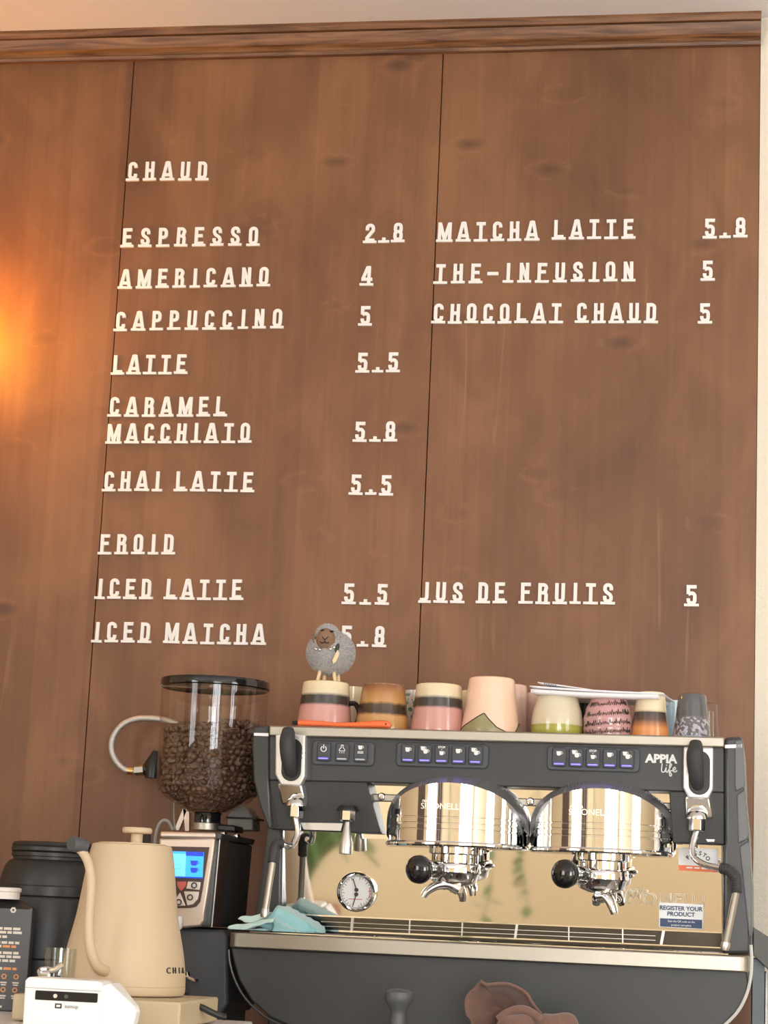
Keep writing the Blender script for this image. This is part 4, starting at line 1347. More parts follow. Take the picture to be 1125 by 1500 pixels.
# coffee beans in the hopper: nobody could count them
rb = random.Random(3)
bv, bf = [], []
unit, ufc = [], []
nu_, nv_ = 8, 5
for i in range(nv_ + 1):
    th = PI * i / nv_
    for k in range(nu_):
        a = 2 * PI * k / nu_
        x, y, z = math.sin(th) * math.cos(a), math.sin(th) * math.sin(a), math.cos(th)
        if y > 0.55 and abs(x) < 0.5:
            y -= 0.45
        unit.append(Vector((x * 0.0050, y * 0.0038, z * 0.0066)))
for i in range(nv_):
    for k in range(nu_):
        j = (k + 1) % nu_
        ufc.append((i * nu_ + k, (i + 1) * nu_ + k, (i + 1) * nu_ + j, i * nu_ + j))
zt_, zb_ = hz(1072), hz(1159)


def put_bean(p):
    from mathutils import Euler
    e = Euler((rb.uniform(0, 6.3), rb.uniform(0, 6.3), rb.uniform(0, 6.3))).to_matrix()
    o = len(bv)
    s_ = rb.uniform(0.9, 1.12)
    for u in unit:
        q_ = e @ (u * s_) + p
        bv.append((q_.x, q_.y, q_.z))
    for f_ in ufc:
        bf.append(tuple(i + o for i in f_))


rin = 73 * spx - 0.0075
ring_n = int(2 * PI * rin / 0.0108)
rows = int((zt_ - zb_) / 0.0088)
for rw in range(rows + 1):
    for k in range(ring_n):
        a = 2 * PI * (k + 0.5 * (rw % 2)) / ring_n + rb.uniform(-.03, .03)
        r_ = rin - rb.uniform(0, 0.004)
        put_bean(Vector((hx[0] + r_ * math.cos(a), HY + r_ * math.sin(a), zb_ + rw * 0.0088 + rb.uniform(-.002, .002))))
for k in range(420):
    r_ = (rin - 0.003) * math.sqrt(rb.random())
    a = rb.uniform(0, 2 * PI)
    put_bean(Vector((hx[0] + r_ * math.cos(a), HY + r_ * math.sin(a), zt_ + 0.006 * (1 - r_ / rin) + rb.uniform(0, 0.006) + (0.008 if math.cos(a) > 0.5 and r_ > 0.04 else 0))))
for k in range(500):
    u_ = rb.random()
    r_ = (70 * (1 - u_) + 28 * u_) * spx - 0.007
    a = rb.uniform(0, 2 * PI)
    put_bean(Vector((hx[0] + r_ * math.cos(a), HY + r_ * math.sin(a), hz(1161) * (1 - u_) + hz(1187) * u_ + 0.003)))
core = MB().lathe([(0, zt_), (rin - 0.006, zt_), (rin - 0.006, zb_), (24 * spx, hz(1186)), (0, hz(1186))], base, 24)
core.add(bv, bf)
tag(core.build('coffee_beans', 'bean', smooth=50), 'dark roasted coffee beans filling the clear grinder hopper', 'coffee beans', kind='stuff')

# ================================================================== BRAIDED HOSE behind the hopper
HS = thing('water_hose', 'braided steel water hose looping out beside the bean hopper', 'hose', (0, 0, 0))
hy = -0.06
hpts = [at(205, 1129, hy), at(190, 1130, hy), at(175, 1121, hy), at(164.5, 1103, hy), at(165, 1082, hy), at(178, 1063, hy), at(198, 1053.5, hy), at(222, 1052.5, hy), at(245, 1056, hy), at(270, 1066, hy), at(300, 1080, hy - 0.01)]
MB().tube(catmull(hpts, 8), 0.0058, 12).build('braided_tube', 'hose_braid', HS)
MB().tube([at(196, 1129.7, hy), at(187, 1129, hy)], 0.0072, 14).build('ferrule', 'brass', HS)
MB().tube([at(212, 1127.5, hy), at(198, 1128.5, hy)], 0.0098, 6).build('hex_nut', 'brushed_steel', HS, smooth=20)
MB().tube([at(211, 1127.5, hy), at(226, 1126, hy)], 0.0105, 14).build('valve_body', 'black_plastic', HS)
MB().tube([at(224, 1140, hy), at(226, 1118, hy), at(229, 1100, hy)], [0.015, 0.017, 0.006], 14).build('valve_handle', 'black_plastic', HS)
MB().tube([at(224, 1127, hy), (at(224, 1127, hy)[0], -0.003, at(224, 1127, hy)[2])], 0.012, 14).build('wall_stub', 'black_plastic', HS)

# ================================================================== KETTLE
KY = -0.85
kb = at(179, 1458, KY)
ks = at(180, 1450, KY)[0] - at(179, 1450, KY)[0]
KH = 210 * ks
Z_KB = Z_LEDGE + 0.036
KT = thing('gooseneck_kettle', 'beige gooseneck kettle standing on its square heating base', 'kettle', (kb[0], KY, Z_KB))
kprof = [(0, 0.0), (84, 0.0), (88, 0.010), (89.5, 0.025), (90, 0.060), (90, 0.062), (89.2, 0.064), (89.8, 0.068), (89.5, 0.12), (88, 0.18), (85.5, 0.26), (82, 0.34), (77.5, 0.43), (73.5, 0.52),
         (70.3, 0.62), (67.5, 0.72), (64, 0.84), (60, 0.95), (58.3, 0.985), (57, 0.995), (54, 1.0), (0, 1.0)]
MB().lathe([(r_ * ks * 0.985, h_ * KH) for r_, h_ in kprof], (0, 0, 0), 72).build('kettle_body', 'kettle_beige', KT)
ld = MB().lathe([(0, KH - 0.001), (48 * ks, KH - 0.001), (48 * ks, KH + 0.0015), (0, KH + 0.0015)], (0, 0, 0), 48).build('lid', 'kettle_beige', KT)
MB().lathe([(0, KH), (8.5 * ks, KH), (8.5 * ks, KH + 15 * ks), (20 * ks, KH + 16 * ks), (21.5 * ks, KH + 18 * ks), (21.5 * ks, KH + 22 * ks), (20 * ks, KH + 24 * ks), (0, KH + 24.5 * ks)], (0.006, 0, 0), 36).build('lid_knob', 'kettle_beige', ld)
o_ = np.array([kb[0], KY, Z_KB])
spt = [(157, 1423, -0.925), (147, 1420, -0.950), (139, 1410, -0.962), (133, 1392, -0.968), (130.5, 1368, -0.970), (130.5, 1345, -0.970), (132.5, 1318, -0.970), (133.5, 1292, -0.970), (130, 1266, -0.972), (121, 1248, -0.976), (110, 1239, -0.980)]
pts = catmull([at(*p) - o_ for p in spt], 6)
MB().tube(pts, [0.0078 - 0.0016 * min(1, i / 30) for i in range(len(pts))], 18).build('spout', 'kettle_beige', KT)
MB().tube([at(126, 1241, -0.972) - o_, at(117, 1238, -0.978) - o_, at(107, 1236, -0.984) - o_, at(104, 1235.5, -0.987) - o_], [0.0095, 0.0100, 0.0102, 0.0090], 20).build('spout_tip', 'tip_grey', KT)
hd = [(0.0, 0.052, KH - 0.012), (-0.006, 0.075, KH + 0.010), (-0.018, 0.110, KH + 0.016), (-0.026, 0.135, KH - 0.01), (-0.030, 0.138, KH - 0.08), (-0.026, 0.105, KH - 0.12), (-0.016, 0.07, KH - 0.13)]
MB().tube(catmull(hd, 6), 0.0115, 14).build('handle', 'black_plastic', KT)
for i, ch in enumerate('CHIA'):
    a = math.radians(61 + i * 8.5)
    rr = 89.0 * ks * 0.985
    text_mesh('kettle_lettering', ch, 0.0115, 'print_dark', KT, (rr * math.sin(a), -rr * math.cos(a), 0.175 * KH), rot=(PI / 2 - 0.12, 0, a), bold=0.0, depth=0.0008)

bx0 = at(17, 1480, -0.985)[0]
bx1 = at(264, 1480, -0.985)[0]
KBs = thing('kettle_base', 'square beige heating base with black power cord under the kettle', 'kettle base', (0, 0, Z_LEDGE))
MB().box((bx0, -0.985, 0.002), (bx1, -0.775, 0.0355)).build('base_body', 'kettle_base_beige', KBs, bevel=0.003, seg=3)
for x in (bx0 + 0.02, bx1 - 0.02):
    for y in (-0.965, -0.795):
        MB().lathe([(0, 0), (0.008, 0), (0.008, 0.003), (0, 0.003)], (x, y, 0), 14).build('foot', 'rubber', KBs)
cpt = [at(288, 1474, -0.88), at(298, 1477, -0.875), at(310, 1483, -0.87), at(322, 1488, -0.865), at(330, 1490, -0.86)]
for q_ in cpt:
    q_[2] = max(q_[2], Z_LEDGE + 0.005)
cpt[0][0] = bx1 - 0.002
MB().tube(catmull([q_ - np.array([0, 0, Z_LEDGE]) for q_ in cpt], 6), 0.0045, 10).build('power_cord', 'cord_black', KBs)

# ================================================================== BLACK DRUM
DY = -0.60
dc = at(66, 1430, DY)
ds = at(67, 1430, DY)[0] - dc[0]
dz = lambda py: at(66, py, DY)[2] - Z_CTR
DR = thing('storage_drum', 'matte black plastic drum with ribbed screw lid behind the carton', 'drum', (dc[0], DY, Z_CTR))
MB().lathe([(0, 0), (72 * ds, 0), (74 * ds, 0.004), (74 * ds, dz(1405)), (72.5 * ds, dz(1404)), (74 * ds, dz(1402)), (74 * ds, dz(1317)), (72.5 * ds, dz(1314)), (76 * ds, dz(1312)), (76 * ds, dz(1299)), (74 * ds, dz(1297)),
            (72 * ds, dz(1284)), (68 * ds, dz(1270)), (62 * ds, dz(1262)), (56 * ds, dz(1260)), (0, dz(1260))], (0, 0, 0), 64).build('drum_body', 'drum_black', DR)
MB().lathe([(55 * ds, dz(1262)), (57 * ds, dz(1260)), (57 * ds, dz(1256)), (59.5 * ds, dz(1255)), (59.5 * ds, dz(1250)), (58 * ds, dz(1249)), (60.5 * ds, dz(1247)), (60.5 * ds, dz(1242)), (59 * ds, dz(1240.5)), (60 * ds, dz(1239)), (58 * ds, dz(1235)), (50 * ds, dz(1233.5)), (0, dz(1233.5))], (0, 0, 0), 64).build('screw_lid', 'drum_black', DR)

# ================================================================== CARTON
CY = -0.765
A0, A1 = at(39, 1488, CY), at(46.5, 1332, CY)
cx1 = 0.5 * (A0[0] + A1[0])
cw = 0.092
chh = at(44, 1331, CY)[2] - Z_LEDGE
CT = thing('milk_carton', 'black drink carton with white cap and cream and orange printing', 'carton', (cx1, CY, Z_LEDGE), 0.27)
b_ = 0.0
MB().box((-cw, 0, 0), (0, 0.062, chh)).build('carton_body', 'carton_black', CT, bevel=0.0015)
top = [(-cw, 0, chh), (0, 0, chh), (0, 0.062, chh), (-cw, 0.062, chh), (-cw + 0.004, 0.028, chh + 0.026), (-0.022, 0.028, chh + 0.012), (-0.022, 0.034, chh + 0.012), (-cw + 0.004, 0.034, chh + 0.026)]
MB().add(top, [(0, 1, 5, 4), (1, 2, 6, 5), (2, 3, 7, 6), (3, 0, 4, 7), (4, 5, 6, 7)]).build('gable_top', 'carton_black', CT, bevel=0.001)
fl = MB().add([(-0.052, -0.0012, chh - 0.022), (-0.001, -0.0012, chh + 0.001), (-0.001, 0.0005, chh + 0.001), (-0.052, 0.0005, chh - 0.022), (-0.047, -0.0012, chh - 0.0225), (-0.001, -0.0012, chh - 0.003)], [(0, 1, 5, 4), (0, 3, 2, 1)])
fl.build('corner_fold', 'carton_black', CT)
MB().lathe([(0, 0), (0.019, 0), (0.019, 0.010), (0.021, 0.011), (0.021, 0.015), (0.019, 0.0165), (0, 0.0165)], (-0.040, 0.014, chh + 0.012), 32).build('screw_cap', 'carton_white', CT)
em = MB()
stroke(em, arc(-0.028, chh - 0.003, 0.0032, 0, 360, 6), 0.0022, -0.0022, -0.0008)
em.build('emblem', 'print_cream', CT, smooth=0)
pc, po = MB(), MB()
rt = random.Random(5)
for py, xr, org in ((1361, -0.016, 0), (1366.5, -0.0135, 0), (1373, -0.034, 0), (1381.5, -0.016, 0), (1387, -0.020, 1), (1396.5, -0.016, 0), (1402, -0.013, 0), (1408, -0.020, 0), (1419.5, -0.017, 1)):
    z = at(30, py, CY)[2] - Z_LEDGE
    x = xr
    first = True
    while x > -cw + 0.012:
        w = rt.uniform(0.006, 0.013)
        (po if org and x > xr - 0.016 else pc).box((x - w, -0.0006, z - 0.0018), (x, 0.0004, z + 0.0018))
        x -= w + 0.0018
for py, xs in ((1431, (-0.017, -0.034)), (1450.5, (-0.0175, -0.034))):
    for x in xs:
        z = at(30, py, CY)[2] - Z_LEDGE
        stroke(po, arc(x, z, 0.0030, 0, 360, 12), 0.0016, -0.0006, 0.0004)
        pc.box((x - 0.0045, -0.0006, z - 0.0095), (x + 0.0045, 0.0004, z - 0.0075))
        pc.box((x - 0.0035, -0.0006, z - 0.0125), (x + 0.0035, 0.0004, z - 0.0108))
z = at(30, 1475, CY)[2] - Z_LEDGE
pc.box((-0.060, -0.0006, z - 0.002), (-0.034, 0.0004, z + 0.001))
pc.build('cream_print', 'print_cream', CT, smooth=0)
po.build('orange_print', 'print_orange', CT, smooth=0)

# ================================================================== CARD READER
RY = -1.10
rz0 = Z_LEDGE
ra, rb_ = at(36, 1440, RY), at(150, 1440, RY)
rtop = at(90, 1434.5, RY)[2] - rz0
CR = thing('card_reader', 'white card payment reader standing in front of the kettle', 'card reader', (ra[0], RY, rz0))
rw = rb_[0] - ra[0]
sx_ = at(190, 1480, RY)[0] - ra[0]
# faceted body: front plate plus a receding right flank
fpoly = [(0.001, 0.0), (rw, 0.0), (rw, rtop - 0.004), (rw - 0.004, rtop), (0.004, rtop + 0.001), (0.0, rtop - 0.004)]
MB().prism(fpoly, 0.0, 0.05).build('reader_body', 'reader_white', CR, bevel=0.003, seg=3)
zt1 = rtop - 0.006
fv = [(rw - 0.002, 0.001, 0.0), (rw - 0.002, 0.001, zt1), (rw + 0.008, 0.006, rtop - 0.002), (sx_ - 0.003, 0.03, rtop * 0.52), (sx_, 0.032, rtop * 0.40), (sx_ - 0.002, 0.03, rtop * 0.15), (rw + 0.016, 0.012, 0.0),
      (rw - 0.002, 0.05, 0.0), (rw - 0.002, 0.05, zt1), (rw + 0.008, 0.05, rtop - 0.002), (sx_ - 0.003, 0.05, rtop * 0.52), (sx_, 0.05, rtop * 0.40), (sx_ - 0.002, 0.05, rtop * 0.15), (rw + 0.016, 0.05, 0.0)]
ff = [(0, 1, 2, 3, 4, 5, 6)[::-1], tuple(range(7, 14))] + [(i, (i + 1) % 7, (i + 1) % 7 + 7, i + 7) for i in range(7)]
MB().add(fv, [(0, 2, 1), (0, 3, 2), (0, 4, 3), (0, 5, 4), (0, 6, 5), tuple(range(7, 14))] + [(i, (i + 1) % 7, (i + 1) % 7 + 7, i + 7) for i in range(7)]).build('reader_flank', 'reader_white', CR, bevel=0.0015, smooth=20)
q0, q1 = at(52, 1452.5, RY - 0.001), at(142.5, 1467, RY - 0.001)
zmid = 0.5 * (q0[2] + q1[2]) - rz0
sw = MB().prism(roundrect(0.5 * (q0[0] + q1[0]) - ra[0], zmid, q1[0] - q0[0], 0.0115, 0.0015), -0.0012, 0.002).build('reader_display', 'reader_screen', CR)
for px, m in ((81.5, 'print_cream'), (97.5, 'pad_grey')):
    q = at(px, 1459.3, RY)
    MB().lathe([(0, 0.0019), (0.0026, 0.0019), (0.0026, 0.001), (0, 0.001)], (q[0] - ra[0], 0, zmid), 16, RX).build('sensor', m, sw)
MB().box((0.002, -0.0006, rtop - 0.0125), (rw - 0.001, 0.002, rtop - 0.0118)).build('lid_seam', 'grey_cover', CR)
q = at(85.5, 1473.5, RY)
lgz = q[2] - rz0
lm = MB()
stroke(lm, [(q[0] - ra[0] + dx, lgz + dz_) for dx, dz_ in ((-0.0035, -0.0022), (0.0035, -0.0022), (0.0035, 0.0022), (-0.0035, 0.0022), (-0.0035, -0.0022))], 0.0016, -0.0008, 0.001)
lm.build('logo_mark', 'print_dark', CR, smooth=0)
q = at(105, 1474.5, RY)
text_mesh('logo_text', 'sumup', 0.0068, 'grey_cover', CR, (q[0] - ra[0], -0.0004, lgz), bold=0.01)
MB().box((0.006, -0.0006, 0.0015), (rw - 0.002, 0.002, 0.0024)).build('base_seam', 'grey_cover', CR)

# ================================================================== GLASS between drum and kettle
TY = -0.93
gc_ = at(87, 1430, TY - 0.09)
gs = at(89, 1430, TY)[0] - gc_[0]
gtop = at(88, 1389, TY - 0.09)[2] - Z_LEDGE
TG = thing('glass_jug', 'small clear glass with metal clip behind the card reader', 'glass', (gc_[0], TY - 0.09, Z_LEDGE))
MB().lathe([(0, 0.003), (0.017, 0.003), (0.0195, gtop), (0.0205, gtop), (0.0185, 0.0), (0, 0.0)], (0, 0, 0), 36).build('glass_wall', 'clear_glass', TG)
MB().tube(catmull([(-0.020, -0.012, 0.060), (-0.019, -0.022, 0.069), (-0.010, -0.024, 0.071), (0.000, -0.024, 0.071), (0.010, -0.022, 0.078)], 6), 0.004, 10).build('metal_clip', 'chrome', TG)
MB().box((-0.020, -0.028, 0.0), (-0.004, -0.0215, 0.068)).build('clip_body', 'chrome', TG, bevel=0.003)

# ================================================================== TURQUOISE CLOTH on the tray
ZTR = tz1 + 0.003


def cloth_mass(name, px_pts, ly0, ly1, m, seed, amp=0.0016):
    """a soft folded layer: closed outline seen from the front, rounded towards both ends"""
    rn = random.Random(seed)
    ph = rn.uniform(0, 6)
    lo = catmull([am(px, py, ly0) for px, py in px_pts + [px_pts[0]]], 4)[:-1]
    n = len(lo)
    cxm = sum(p_.x for p_ in lo) / n
    czm = sum(p_.z for p_ in lo) / n
    prof_ = [(0.0, 0.80), (0.06, 0.93), (0.16, 1.0), (0.5, 1.0), (0.85, 0.97), (0.95, 0.88), (1.0, 0.7)]
    v, f = [], []
    for t_, k in prof_:
        for p_ in lo:
            w = amp * math.sin(150 * p_.x + 260 * p_.z + 6 * t_ + ph) + amp * 0.7 * math.sin(390 * p_.x - 310 * p_.z - 5 * t_)
            v.append((cxm + (p_.x - cxm) * (0.5 + 0.5 * k), ly0 + (ly1 - ly0) * t_ + w, max(ZTR + 0.0012, czm + (p_.z - czm) * k + 0.5 * w)))
    for r_ in range(len(prof_) - 1):
        for i_ in range(n):
            j_ = (i_ + 1) % n
            f.append((r_ * n + i_, r_ * n + j_, (r_ + 1) * n + j_, (r_ + 1) * n + i_))
    f.append(tuple(range(n)))
    f.append(tuple((len(prof_) - 1) * n + i_ for i_ in range(n)))
    return MB().add(v, f).build(name, m, TC, smooth=60)


TC = thing('cleaning_cloth', 'folded turquoise cleaning cloth lying on the corner of the drip tray', 'cloth', (MO[0], MO[1], 0), MY)
cloth_mass('upper_fold', [(372, 1356), (392, 1342), (402, 1329), (410, 1327.5), (424, 1335), (443, 1345), (458, 1353), (464.5, 1361), (464, 1370), (440, 1370), (400, 1369)], -0.040, 0.025, 'turquoise', 1, 0.0026)
cloth_mass('pale_corner', [(347, 1345.5), (352, 1342), (364, 1342), (376, 1339.5), (386, 1336), (392, 1338), (384, 1346), (372, 1353), (360, 1352)], -0.044, 0.0, 'turquoise_pale', 2, 0.001)
cloth_mass('front_fold', [(399, 1347), (403, 1345.5), (410, 1351), (424, 1358), (444, 1366), (464, 1370), (430, 1371), (398, 1370), (400, 1358)], -0.058, -0.035, 'turquoise', 3, 0.0022)
cloth_mass('open_fold', [(334, 1363), (350, 1357), (368, 1351), (385, 1347), (400, 1345), (401, 1350), (390, 1352), (370, 1358), (350, 1366), (334, 1369)], -0.057, -0.030, 'turquoise_pale', 4, 0.001)
cloth_mass('lower_fold', [(335, 1367), (350, 1363), (370, 1361), (386, 1361), (392, 1366), (398, 1370), (370, 1370), (336, 1370)], -0.059, -0.025, 'turquoise', 5, 0.001)
cloth_mass('left_fold', [(333, 1357), (338, 1355), (356, 1353), (372, 1352), (360, 1359), (340, 1363), (334, 1361)], -0.050, -0.020, 'turquoise_pale', 6, 0.001)

# ================================================================== CUPS ON TOP
ZS = ZTOP - 0.004


def cup(name, label, cat, px, top_py, hw_top, hw_bot, ly, m, shape='taper', handle=None, group='cups stored on top of the machine', upright=False):
    q = am(px, 1060, ly)
    s_ = am(px + 1, 1060, ly)[0] - q[0]
    h = am(px, top_py, ly)[2] - ZS
    w = mw((q[0], ly, ZS))
    t = thing(name, label, cat, w, MY, group)
    rt_, rb2 = hw_top * s_, hw_bot * s_
    if upright:
        pf = [(0, 0), (rb2 * 0.9, 0), (rb2, 0.003), (rt_, h), (rt_ - 0.002, h), (rb2 - 0.003, 0.005), (0, 0.005)]
    elif shape == 'bulb':
        pf = [(rb2 * 0.94, 0), (rb2 * 0.99, 0.004), (rb2, h * 0.28), (rb2 * 0.985, h * 0.45), (rb2 * 0.93, h * 0.64), (rb2 * 0.84, h * 0.82), (rt_ + 0.002, h * 0.94), (rt_, h * 0.985), (rt_ - 0.003, h), (0, h - 0.001)]
    elif shape == 'ribbed':
        pf = [(rb2 * 0.93, 0)]
        for k in range(1, 41):
            u = k / 40
            env = rb2 * (1.0 - 0.02 * (1 - u)) if u < 0.35 else rb2 + (rt_ - rb2) * ((u - 0.35) / 0.65) ** 2.0
            pf.append((env - 0.0012 * (0.5 - 0.5 * math.cos(u * 4 * 2 * PI)), u * h))
        pf += [(rt_ - 0.003, h), (0, h)]
    else:
        pf = [(rb2 * 0.985, 0), (rb2, 0.0025), (rb2 * 0.995, h * 0.12), (rt_ + (rb2 - rt_) * 0.55, h * 0.45), (rt_ + (rb2 - rt_) * 0.22, h * 0.78), (rt_ + 0.0005, h * 0.955), (rt_ - 0.001, h * 0.985), (rt_ - 0.004, h), (0, h)]
    MB().lathe(pf, (0, 0, 0), 56).build('cup_body', m(h) if callable(m) else m, t)
    if handle:
        a, k = handle
        d = Vector((math.cos(a), math.sin(a), 0))
        r1 = rb2 * 0.93
        pts_ = [d * (r1 * 0.86) + Vector((0, 0, h * 0.60)), d * (r1 + 0.007) + Vector((0, 0, h * 0.60)), d * (r1 + 0.014) + Vector((0, 0, h * 0.42)), d * (r1 + 0.010) + Vector((0, 0, h * 0.22)), d * (r1 * 0.95) + Vector((0, 0, h * 0.20))]
        MB().tube(catmull(pts_, 6), 0.0042, 12, flat=1.3).build('handle', k, t)
    return t, h


PINK, CREAM, BLK = (0.62, 0.30, 0.25), (0.72, 0.62, 0.42), (0.045, 0.038, 0.034)
mk_pink = lambda nm: (lambda h: band_mat(nm, [(0.0, (0.50, 0.20, 0.15)), (0.10, PINK), (0.50, (0.60, 0.31, 0.27)), (0.55, BLK), (0.70, BLK), (0.76, CREAM), (1.0, (0.80, 0.68, 0.44))], h))
mk_amber = lambda h: band_mat('amber_glaze', [(0.0, (0.10, 0.055, 0.03)), (0.10, (0.45, 0.22, 0.07)), (0.34, (0.55, 0.29, 0.10)), (0.40, (0.05, 0.03, 0.015)), (0.56, (0.07, 0.04, 0.02)), (0.62, (0.52, 0.27, 0.09)), (0.80, (0.42, 0.19, 0.06)), (0.97, (0.24, 0.09, 0.035)), (1.0, (0.55, 0.35, 0.2))], h, wob=0.02)
mk_green = lambda h: band_mat('green_glaze', [(0.0, (0.28, 0.27, 0.04)), (0.22, (0.40, 0.38, 0.07)), (0.29, (0.35, 0.33, 0.06)), (0.32, (0.66, 0.58, 0.40)), (1.0, (0.70, 0.62, 0.45))], h, wob=0.012)
mk_rose = lambda h: band_mat('rose_glaze', [(0.0, (0.50, 0.27, 0.25)), (0.5, (0.55, 0.30, 0.29)), (1.0, (0.62, 0.33, 0.33))], h, wob=0.02)
mk_orange = lambda h: band_mat('orange_glaze', [(0.0, (0.70, 0.27, 0.07)), (0.25, (0.72, 0.29, 0.09)), (0.42, (0.12, 0.065, 0.05)), (0.57, (0.055, 0.045, 0.042)), (0.60, (0.66, 0.52, 0.32)), (0.64, (0.76, 0.65, 0.45)), (1.0, (0.80, 0.68, 0.45))], h)
mk_grey = lambda h: band_mat('grey_glaze', [(0.0, (0.25, 0.48, 0.62)), (0.10, (0.26, 0.50, 0.65)), (0.13, (0.11, 0.11, 0.13)), (0.5, (0.13, 0.12, 0.125)), (0.56, (0.09, 0.09, 0.09)), (1.0, (0.115, 0.115, 0.12))], h, speck=(170, 0.52, (0.40, 0.38, 0.42), 0.52))
mk_peach = lambda h: band_mat('peach_glaze', [(0.0, (0.86, 0.56, 0.40)), (1.0, (0.90, 0.62, 0.45))], h, rough=0.35)
mk_cream = lambda h: band_mat('cream_glaze', [(0.0, (0.60, 0.55, 0.48)), (0.4, (0.70, 0.58, 0.36)), (1.0, (0.80, 0.66, 0.40))], h)
mk_floral = lambda h: band_mat('floral_glaze', [(0.0, (0.55, 0.52, 0.48)), (1.0, (0.68, 0.60, 0.50))], h, speck=(120, 0.54, (0.12, 0.20, 0.18), 0.95))
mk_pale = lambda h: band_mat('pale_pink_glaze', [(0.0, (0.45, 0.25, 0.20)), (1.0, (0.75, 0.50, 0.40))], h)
mk_blue = lambda h: band_mat('pale_blue_glaze', [(0.0, (0.45, 0.62, 0.72)), (1.0, (0.52, 0.70, 0.80))], h)
mk_black = lambda h: band_mat('black_glaze', [(0.0, (0.02, 0.018, 0.016)), (1.0, (0.03, 0.025, 0.02))], h)

FL, BL2 = 0.062, 0.165
c1, h1 = cup('coffee_mug', 'pink, black and cream banded mug with black handle under the sheep', 'mug', 475, 999.5, 33, 40, FL, mk_pink('pink_band_glaze'), handle=(0.30, 'black_gloss'))
cup('coffee_mug', 'amber and dark brown glazed mug between the two pink banded mugs', 'mug', 560, 1003, 30.5, 39.5, FL, mk_amber)
cup('coffee_mug', 'pink, black and cream banded mug beside the tall peach mug', 'mug', 641, 1003, 33, 39.5, FL, mk_pink('pink_band_glaze_b'))
pk, hpk = cup('tall_mug', 'tall smooth peach mug with green mountain shape', 'mug', 718.5, 993.5, 33, 43, FL - 0.004, mk_peach)
cup('round_cup', 'rounded white cup with lime green band under the papers', 'cup', 816, 1019, 28, 38, FL, mk_green, 'bulb')
rs, hrs = cup('round_cup', 'rounded pink ribbed cup with dark handwriting', 'cup', 891, 1022, 25, 37.5, FL, mk_rose, 'ribbed')
cup('espresso_cup', 'small cream, dark and orange banded cup beside the papers', 'cup', 952.5, 1014, 20.5, 28.5, FL - 0.004, mk_orange)
cup('espresso_cup', 'small grey patterned cup with pale blue rim at the end of the row', 'cup', 1013.5, 1017, 20, 28.5, FL, mk_grey)
cup('spare_cup', 'cream flared cup in the back row behind the sheep mug', 'cup', 515, 1007, 17, 10, BL2, mk_cream, upright=True)
cup('spare_cup', 'floral white cup in the back row beside the amber mug', 'cup', 606, 1012, 15, 13, BL2, mk_floral, upright=True)
cup('spare_cup', 'plain cream cup in the back row beside the peach mug', 'cup', 687, 1012, 17, 19, BL2, mk_cream)
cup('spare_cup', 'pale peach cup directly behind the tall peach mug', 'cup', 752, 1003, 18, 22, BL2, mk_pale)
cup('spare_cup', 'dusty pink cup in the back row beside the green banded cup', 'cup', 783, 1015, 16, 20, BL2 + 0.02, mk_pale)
cup('spare_cup', 'black cup in the back row between the two rounded cups', 'cup', 857, 1030, 19, 21, BL2, mk_black)
cup('spare_cup', 'pale blue flared cup behind the orange banded cup', 'cup', 983, 1027, 17, 11, BL2, mk_blue, upright=True)
cup('spare_cup', 'small clear glass behind the grey patterned cup', 'cup', 1040, 1030, 10, 14, 0.13, 'clear_glass')
# mountain shape on the peach mug: a raised glaze patch that follows the wall
s_ = am(719, 1060, FL - 0.004)[0] - am(718, 1060, FL - 0.004)[0]


def on_mug(ang, z, off):
    h = hpk
    ks_ = [(0, 43 * 0.985), (0.0025, 43), (h * 0.12, 43 * .995), (h * 0.45, 33 + 10 * 0.55), (h * 0.78, 33 + 10 * 0.22), (h, 33)]
    for (z0, r0), (z1, r1) in zip(ks_, ks_[1:]):
        if z <= z1:
            r_ = r0 + (r1 - r0) * (z - z0) / (z1 - z0)
            break
    r_ = r_ * s_ + off
    return (r_ * math.sin(ang), -r_ * math.cos(ang), z)


def ridge(a):
    d = math.degrees(a)
    keys = [(-100, 0.010), (-75, 0.008), (-40, 0.019), (-12, 0.031), (-6, 0.034), (2, 0.026), (20, 0.012), (45, 0.004), (62, 0.006), (85, 0.022), (110, 0.02)]
    for (d0, z0), (d1, z1) in zip(keys, keys[1:]):
        if d <= d1:
            return z0 + (z1 - z0) * (d - d0) / (d1 - d0)
    return 0.02


mat('olive_glaze', (0.30, 0.27, 0.13), 0.3)
mat('glaze_line', (0.06, 0.05, 0.03), 0.4)
MB().grid(lambda u, v: on_mug(math.radians(-100 + 200 * u), 0.0008 + (ridge(math.radians(-100 + 200 * u)) - 0.0008) * v, 0.0006), 80, 6).build('mountain_glaze', 'olive_glaze', pk)
MB().tube([on_mug(math.radians(-100 + 200 * k / 80), ridge(math.radians(-100 + 200 * k / 80)), 0.0006) for k in range(81)], 0.0009, 6).build('mountain_outline', 'glaze_line', pk)
